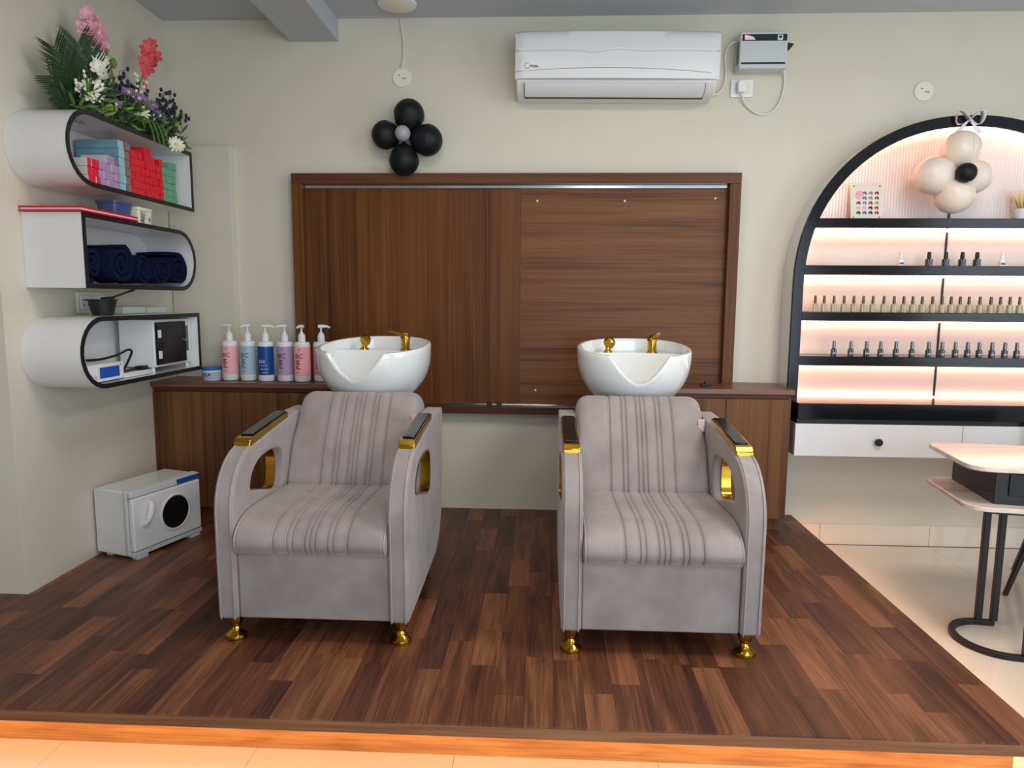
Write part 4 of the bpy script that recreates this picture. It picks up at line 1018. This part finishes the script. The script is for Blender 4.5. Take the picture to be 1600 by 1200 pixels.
b = MB(); b.lathe([(0.094, 0.0298), (0.100, 0.024), (0.096, 0.014), (0.080, 0.008)], (-0.757, -0.20, CE-0.03), 40); b.build('rim', 'white_plastic', cl)
b = MB(); b.lathe([(0.079, 0.0075), (0.06, 0.002), (0.002, 0.0)], (-0.757, -0.20, CE-0.03), 40); b.build('diffuser', 'ivory_plastic', cl)

# ------------------------------------------------------------------ balloons
def balloon(b, c, r, toward, long=1.12):
    """pear-shaped balloon whose knot points to the given point"""
    c = Vector(c); d = (Vector(toward)-c).normalized(); k = len(b.v); n, h = 24, 16
    q = Vector((0, 0, -1)).rotation_difference(d).to_matrix()
    for i in range(h+1):
        a = PI*i/h; rr = math.sin(a)*(1-0.10*(1+math.cos(a))*0.5 if a < PI/2 else 1); z = -math.cos(a)*long
        if i == 0: rr = 0.06; z -= 0.10
        rr = max(rr, 1e-3)
        for j_ in range(n):
            t = 2*PI*j_/n; p = q @ Vector((r*rr*math.cos(t), r*rr*math.sin(t), r*z)); b.v.append(tuple(c+p))
    for i in range(h):
        for j_ in range(n):
            g = (j_+1) % n; b.face((k+i*n+j_, k+i*n+g, k+(i+1)*n+g, k+(i+1)*n+j_))
    return b
bf = thing('balloon_flower', 'flower of four black balloons around a small grey one, above the wood panel', 'balloons', (-0.745, -0.10, 2.02), group='balloon flowers')
CB = (-0.748, -0.10, 2.205)
for (x, z, r) in ((-0.724, 2.308, 0.082), (-0.846, 2.210, 0.075), (-0.634, 2.184, 0.084), (-0.752, 2.084, 0.080)):
    balloon(MB(), (x, -0.085, z), r, CB, 1.04).build('balloon', 'balloon_black', bf)
balloon(MB(), (-0.742, -0.165, 2.200), 0.040, CB, 1.08).build('balloon', 'balloon_grey', bf)['label'] = 'small grey centre balloon'

# ------------------------------------------------------------------ arched display unit
AC_X, HWD, ZSP, NSE = 2.122, 0.836, 1.440, 2.14
def arch_outline(off, zbot, n=48):
    """(x, z) outline: straight sides with a rounded top; off shrinks it"""
    a = HWD-off; pts = [(AC_X+a, zbot)]
    for k in range(n+1):
        th = PI*k/n; c, s_ = math.cos(th), math.sin(th)
        pts.append((AC_X+a*math.copysign(abs(c)**(2/NSE), c), ZSP+a*abs(s_)**(2/NSE)))
    pts.append((AC_X-a, zbot)); return pts
def arch_half(z):
    a = HWD-0.02
    if z <= ZSP: return a
    return a*max(0, 1-((z-ZSP)/a)**NSE)**(1/NSE)
ZL = 0.842
du = thing('arched_display', 'arched black and white display unit with lit shelves on the back wall', 'display unit', (AC_X, -0.15, 0.556))
def arch_ring(b, o1, o2, y0, y1, zb):
    A1, A2 = arch_outline(o1, zb), arch_outline(o2, zb); k = len(b.v); n = len(A1)
    for p, q in zip(A1, A2): b.v.extend([(p[0], y0, p[1]), (p[0], y1, p[1]), (q[0], y0, q[1]), (q[0], y1, q[1])])
    for i in range(n-1):
        a, c = k+4*i, k+4*(i+1)
        b.face((a, c, c+2, a+2)); b.face((a+1, a+3, c+3, c+1)); b.face((a, a+1, c+1, c)); b.face((a+2, c+2, c+3, a+3))
    b.face((k, k+2, k+3, k+1)); e = k+4*(n-1); b.face((e, e+1, e+3, e+2))
b = MB(); arch_ring(b, 0.0, 0.018, -0.150, -0.0005, ZL); b.build('arch_shell', 'white_laminate', du, smooth=30)
b = MB(); arch_ring(b, -0.002, 0.052, -0.168, -0.1502, ZL); b.build('front_frame', 'black_gloss', du, bevel=0.003, smooth=30)['label'] = 'glossy black front frame'
SH = [(1.727, 1.775), (1.488, 1.538), (1.252, 1.298), (1.019, 1.069)]
b = MB()
top = [p for p in arch_outline(0.019, 1.78) if p[1] >= 1.7801]; hw_ = arch_half(1.78)-0.0
b.prism([(AC_X-hw_, 1.776)]+top[::-1]+[(AC_X+hw_, 1.776)], 'y', -0.014, -0.001); b.build('fluted_back', 'fluted_board', du)['label'] = 'finely fluted back board'
zb = ZL
for z0, z1 in SH[::-1]+[]:
    hh = min(arch_half(z0), arch_half(zb)); 
    for s in (-1, 1):
        xa, xb = (AC_X-hh, AC_X-0.004) if s < 0 else (AC_X+0.004, AC_X+hh)
        MB().box(xa, xb, -0.012, -0.001, zb+0.001, z0-0.001).build('back_panel', 'back_board', du)
    MB().box(AC_X-0.0055, AC_X+0.0055, -0.016, -0.001, zb+0.001, z0-0.001).build('divider', 'black_satin', du)
    zb = z1
MB().box(AC_X-0.006, AC_X+0.006, -0.020, -0.0145, 1.776, 1.815).build('divider', 'black_satin', du)
for z0, z1 in SH:
    hh = arch_half(z1)-0.001
    MB().box(AC_X-hh, AC_X+hh, -0.163, -0.020, z0, z1).build('shelf', 'black_gloss', du, bevel=0.002)
    MB().box(AC_X-hh+0.012, AC_X+hh-0.012, -0.036, -0.024, z0-0.006, z0-0.0005).build('light_strip', 'led_warm', du)
# light strip round the inside of the arch
b = MB(); A1 = arch_outline(0.019, ZL+0.01); A2 = arch_outline(0.025, ZL+0.01)
k = len(b.v); n = len(A1)
for p, q in zip(A1, A2): b.v.extend([(p[0], -0.040, p[1]), (p[0], -0.026, p[1]), (q[0], -0.040, q[1]), (q[0], -0.026, q[1])])
for i in range(n-1):
    a, c = k+4*i, k+4*(i+1)
    b.face((a, c, c+2, a+2)); b.face((a+1, a+3, c+3, c+1)); b.face((a, a+1, c+1, c)); b.face((a+2, c+2, c+3, a+3))
b.build('light_strip', 'led_warm', du)
MB().box(AC_X-HWD+0.03, AC_X+HWD-0.03, -0.028, -0.020, ZL, ZL+0.003).build('light_strip', 'led_warm', du)  # added strip, brightens the lowest compartment; the ledge itself has none
MB().box(AC_X-HWD+0.004, AC_X+HWD-0.004, -0.318, -0.0005, 0.760, ZL-0.0005).build('ledge', 'black_gloss', du, bevel=0.003)['label'] = 'glossy black ledge'
MB().box(AC_X-HWD+0.012, AC_X+HWD-0.012, -0.290, -0.0005, 0.734, 0.7598).build('shadow_gap', 'black_satin', du)
MB().box(AC_X-HWD+0.006, AC_X+HWD-0.006, -0.282, -0.0005, 0.566, 0.7338).build('drawer_case', 'white_laminate', du)
for s in (-1, 1):
    xa, xb = (AC_X-HWD+0.004, AC_X-0.0015) if s < 0 else (AC_X+0.0015, AC_X+HWD-0.004)
    d_ = MB().box(xa, xb, -0.300, -0.2825, 0.566, 0.7335).build('drawer', 'white_laminate', du, bevel=0.0015)
    b = MB(); b.lathe([(0.010, 0.0001), (0.010, 0.010), (0.019, 0.014), (0.019, 0.022), (0.016, 0.025)], n=24); b.xform(Matrix.Translation(((xa+xb)/2-0.003, -0.300, 0.645)) @ Matrix.Rotation(PI/2, 4, 'X')); b.build('knob', 'black_satin', d_)['label'] = 'round black knob'

# nail polish bottles
ORD = ['first', 'second', 'third', 'fourth', 'fifth', 'sixth', 'seventh', 'eighth', 'ninth', 'tenth', 'eleventh', 'twelfth', 'thirteenth', 'fourteenth', 'fifteenth', 'sixteenth', 'seventeenth', 'eighteenth', 'nineteenth', 'twentieth', 'twenty-first', 'twenty-second']
def polish(kind, body, cap, w_, hb, hc, rcap):
    t = thing('nail_polish', 'x', 'nail polish', (0, 0, 0))
    b = MB(); b.prism(rrect(-w_/2, w_/2, -w_/2*0.8, w_/2*0.8, w_*0.2, 3), 'z', 0.0, hb); b.lathe([(rcap*0.9, hb), (rcap*0.9, hb+0.003)], n=10); b.build('bottle', body, t, bevel=0.001, world=False)
    MB().lathe([(rcap, hb+0.0032), (rcap*1.02, hb+0.012), (rcap*0.85, hb+hc)], n=14).build('cap', cap, t, world=False)
    return t
pg = polish('gold', 'polish_clear', 'cap_gold', 0.027, 0.042, 0.043, 0.0075)
pd = polish('dark', 'polish_dark', 'cap_silver', 0.026, 0.036, 0.042, 0.0095)
pk = polish('black', 'polish_dark', 'black_satin', 0.031, 0.036, 0.036, 0.0100)
pw = polish('white', 'polish_white', 'polish_white', 0.029, 0.032, 0.040, 0.0095)
bb = MB(); bb.box(-0.008, 0.008, -0.0116, -0.0106, 0.012, 0.017); bb.build('label', 'carton_side', pd, world=False)
bb = MB(); bb.box(-0.012, 0.012, -0.0138, -0.0128, 0.008, 0.022); bb.build('label', 'print_grey', pk, world=False)
bb = MB(); bb.box(-0.010, 0.010, -0.0126, -0.0117, 0.008, 0.018); bb.build('label', 'print_grey', pw, world=False)
def row(proto, xs_, z, y, labels, group):
    for i, x in enumerate(xs_):
        o = dup(proto, (x, y, z), 0, labels[i]); o['group'] = group
y_ = -0.118
row(pg, [1.420, 1.466, 1.516, 1.568, 1.618, 1.667, 1.716, 1.772, 1.824, 1.873, 1.919, 1.967, 2.019, 2.068, 2.113, 2.159, 2.204, 2.259, 2.314, 2.362, 2.41, 2.459], SH[2][1]+0.0002, y_,
    ['clear nail polish with thin gold cap, %s from the left' % o for o in ORD], 'gold-capped nail polishes on the third shelf')
row(pd, [1.53, 1.618, 1.699, 1.772, 1.851, 1.933, 2.018, 2.087, 2.155, 2.217, 2.276, 2.341, 2.406, 2.467], SH[3][1]+0.0002, y_,
    ['dark nail polish with silver cap on the lowest shelf, %s from the left' % o for o in ORD[:14]], 'silver-capped nail polishes on the lowest shelf')
row(pk, [1.984, 2.068, 2.151, 2.225], SH[1][1]+0.0002, y_, ['black nail polish on the second shelf, %s of the black four' % o for o in ('leftmost', 'second', 'third', 'rightmost')], 'nail polishes on the second shelf')
row(pw, [1.842, 2.350], SH[1][1]+0.0002, y_, ['white nail polish left of the black ones on the second shelf', 'white nail polish right of the black ones on the second shelf'], 'nail polishes on the second shelf')
for p in (pg, pd, pk, pw):
    for c in list(p.children): bpy.data.objects.remove(c)
    bpy.data.objects.remove(p)

# colour chart leaning on the top shelf of the arch
ct = thing('colour_chart', 'white nail colour chart standing on the top shelf of the arched display', 'chart', (1.672, -0.06, SH[0][1]))
CT = Matrix.Translation((1.672, -0.075, SH[0][1]+0.0005)) @ Matrix.Rotation(-0.12, 4, 'X')
def cbuild(b, name, mat, bevel=0): b.xform(CT); return b.build(name, mat, ct, bevel=bevel)
cbuild(MB().prism(rrect(-0.080, 0.080, 0.0, 0.190, 0.008), 'y', -0.002, 0.002), 'card', 'ivory_plastic')
cols = ['petal_pink', 'print_grey', 'petal_purple', 'print_maroon', 'petal_pink', 'print_teal', 'petal_purple', 'print_maroon', 'print_maroon', 'petal_purple', 'red_gloss', 'leaf_bright', 'petal_pink', 'label_rose', 'print_black', 'red_gloss', 'print_black', 'print_teal', 'print_black', 'red_gloss']
for i in range(20):
    cx, cz = -0.042+0.031*(i % 4), 0.140-0.0255*(i//4)
    b = MB()
    for dx, rr, tl in ((-0.006, 0.006, 0.4), (0.005, 0.008, -0.5)):
        b.prism([(cx+dx+rr*0.7*math.cos(2*PI*k/10)+tl*rr*math.sin(2*PI*k/10)*0.5, cz+rr*1.2*math.sin(2*PI*k/10)) for k in range(10)], 'y', -0.0035, -0.0022)
    cbuild(b, 'colour_sample', cols[i])
b = MB(); b.prism([(-0.035+0.021*math.cos(2*PI*k/20), 0.130+0.021*math.sin(2*PI*k/20)) for k in range(20)], 'y', -0.0040, -0.0036); cbuild(b, 'pink_dot', 'petal_pink')
for x in (-0.066, 0.066):
    for z in (0.014, 0.176):
        b = MB(); b.prism([(x+0.0035*math.cos(2*PI*k/8), z+0.0035*math.sin(2*PI*k/8)) for k in range(8)], 'y', -0.004, -0.0022); cbuild(b, 'pin', 'print_black')

# cream balloon flower with ribbon bow on the arch
cf = thing('balloon_flower', 'flower of four cream balloons around a small black one, hung in the arch', 'balloons', (2.09, -0.20, 1.80), group='balloon flowers')
CB = (2.075, -0.20, 2.00)
for (x, z, r) in ((2.045, 2.094, 0.092), (1.928, 1.978, 0.094), (2.118, 1.978, 0.086), (2.032, 1.888, 0.092)):
    balloon(MB(), (x, -0.215 if x != 2.118 else -0.20, z), r, CB, 1.06).build('balloon', 'balloon_cream', cf)
balloon(MB(), (2.030, -0.300, 1.975), 0.047, CB, 1.05).build('balloon', 'balloon_black', cf)['label'] = 'small black centre balloon'
MB().tube([(2.088, -0.185, 2.255), (2.058, -0.300, 2.17), (2.043, -0.325, 2.05), (2.036, -0.318, 1.92)], 0.0012, 5).build('string', 'ribbon', cf)
b = MB()
for s in (-1, 1):
    k = len(b.v); nn = 10
    for i in range(nn+1):
        t = i/nn; a = PI*2*t; r = 0.070*math.sin(PI*t)
        px, pz = s*r*1.0, 0.032*math.sin(a)+0.012*math.sin(PI*t)
        b.v += [(2.088+px, -0.205-0.012*math.sin(a), 2.250+pz), (2.088+px*0.9, -0.172-0.006*math.sin(a), 2.250+pz)]
    for i in range(nn): q = k+2*i; b.face((q, q+1, q+3, q+2))
    k = len(b.v)
    for i in range(5):
        t = i/4; b.v += [(2.088+s*0.045*t, -0.190, 2.246-0.065*t), (2.088+s*(0.045*t+0.010+0.012*t), -0.188, 2.246-0.055*t)]
    for i in range(4): q = k+2*i; b.face((q, q+1, q+3, q+2))
bow = b.build('ribbon_bow', 'ribbon', cf, smooth=60); bow['label'] = 'translucent white ribbon bow'
md = bow.modifiers.new('thick', 'SOLIDIFY'); md.thickness = 0.001

pp = thing('potted_sprig', 'pale yellow-green sprig in a small white pot, arch top shelf, right edge', 'plant', (2.445, -0.085, SH[0][1]))
MB().lathe([(0.026, 0.0002), (0.034, 0.05), (0.036, 0.056), (0.030, 0.056), (0.024, 0.02)], n=20).build('pot', 'white_plastic', pp, world=False)
b = MB()
for i in range(46):
    a = fr.uniform(0, 2*PI); h_ = fr.uniform(0.07, 0.19); r_ = fr.uniform(0.015, 0.07)
    leaf_blade(b, (0.008*math.cos(a), 0.008*math.sin(a), 0.045), (r_*math.cos(a), max(-0.05, min(0.06, r_*math.sin(a))), h_), fr.uniform(0.003, 0.007), 0.05, 4)
b.build('sprig', 'petal_yellow', pp, smooth=50, world=False)

# ------------------------------------------------------------------ nail table and chair at the right edge
TR = -0.16
nt = thing('nail_table', 'marble-topped nail table on black metal frame at the right edge', 'table', (1.615, -1.27, 0.0), TR)
# local: x to the right along the front edge, y to the back
TL, TD = 1.15, 0.47
def rr2(x0, x1, y0, y1, r): return rrect(x0, x1, y0, y1, r, 8)
MB().prism(rr2(-0.03, TL, 0.0, TD, 0.07), 'z', 0.733, 0.752).build('table_top', 'marble', nt, bevel=0.003, world=False)
MB().prism(rr2(-0.03, TL, 0.0, TD, 0.07), 'z', 0.582, 0.600).build('lower_shelf', 'marble', nt, bevel=0.003, world=False)
b = MB(); b.box(0.075, TL-0.10, 0.055, TD-0.035, 0.6003, 0.7327); 
b.build('drawer_box', 'black_satin', nt, bevel=0.002, world=False)
b = MB(); b.box(0.12, 0.55, 0.050, 0.0548, 0.635, 0.720); b.build('drawer_front', 'black_gloss', nt, bevel=0.002, world=False)
b = MB(); b.box(0.20, TL-0.2, 0.018, 0.05, 0.6003, 0.612); b.build('paper', 'white_plastic', nt, world=False)
b = MB(); b.prism(rr2(0.04, TL-0.06, 0.05, TD-0.06, 0.06), 'z', 0.562, 0.5818); b.build('under_frame', 'black_metal', nt, bevel=0.002, world=False)
def bar_ring(b, pts, w_, z0, z1):
    pts = [Vector((p[0], p[1])) for p in pts]; k = len(b.v); n = len(pts)
    for i, p in enumerate(pts):
        t = (pts[min(i+1, n-1)]-pts[max(i-1, 0)]).normalized(); nn = Vector((-t.y, t.x))*w_/2
        for q in (p+nn, p-nn): b.v += [(q.x, q.y, z0), (q.x, q.y, z1)]
    for i in range(n-1):
        a, c = k+4*i, k+4*(i+1)
        b.face((a, a+1, c+1, c)); b.face((a+2, c+2, c+3, a+3)); b.face((a+1, a+3, c+3, c+1)); b.face((a, c, c+2, a+2))
    b.face((k, k+2, k+3, k+1)); e = k+4*(n-1); b.face((e, e+1, e+3, e+2))
cyc, rad = 0.190, 0.152
for s in (0, 1):
    pts = [(0.245, cyc+rad)]+[(0.19+rad*1.0*math.cos(PI/2+PI*i/24), cyc+rad*math.sin(PI/2+PI*i/24)) for i in range(25)]+[(0.26, cyc-rad)]
    if s: pts = [(TL-0.03-p[0], p[1]) for p in pts]
    b = MB(); bar_ring(b, pts, 0.024, 0.0, 0.022); b.build('base_bar', 'black_metal', nt, bevel=0.002, world=False)
    for (x, y) in ((0.185, cyc+rad), (0.243, cyc+rad), (0.226, cyc-rad)):
        if s: x = TL-0.03-x
        b = MB(); b.box(x-0.012, x+0.012, y-0.012, y+0.012, 0.0221, 0.5618); b.build('leg', 'black_metal', nt, bevel=0.002, world=False)
nc = thing('nail_chair', 'dark chair behind the nail table, only one slanted leg in view', 'chair', (2.486, -0.655, 0.0), math.radians(-38))
MB().prism(rr2(-0.23, 0.23, -0.22, 0.22, 0.08), 'z', 0.43, 0.50).build('seat', 'suede', nc, bevel=0.02, world=False, seg=3)
b = MB(); b.prism(rrect(-0.22, 0.22, 0.50, 0.86, 0.10, 8), 'y', 0.0, 0.05); b.xform(Matrix.Translation((0, 0.20, 0))); b.build('backrest', 'suede', nc, bevel=0.018, world=False, seg=3)
for sx in (-1, 1):
    for sy in (-1, 1):
        b = MB(); b.tube([(sx*0.255, sy*0.20, 0.0), (sx*0.15, sy*0.14, 0.4298)], [0.011, 0.018], 14); b.build('leg', 'black_metal', nc, world=False)
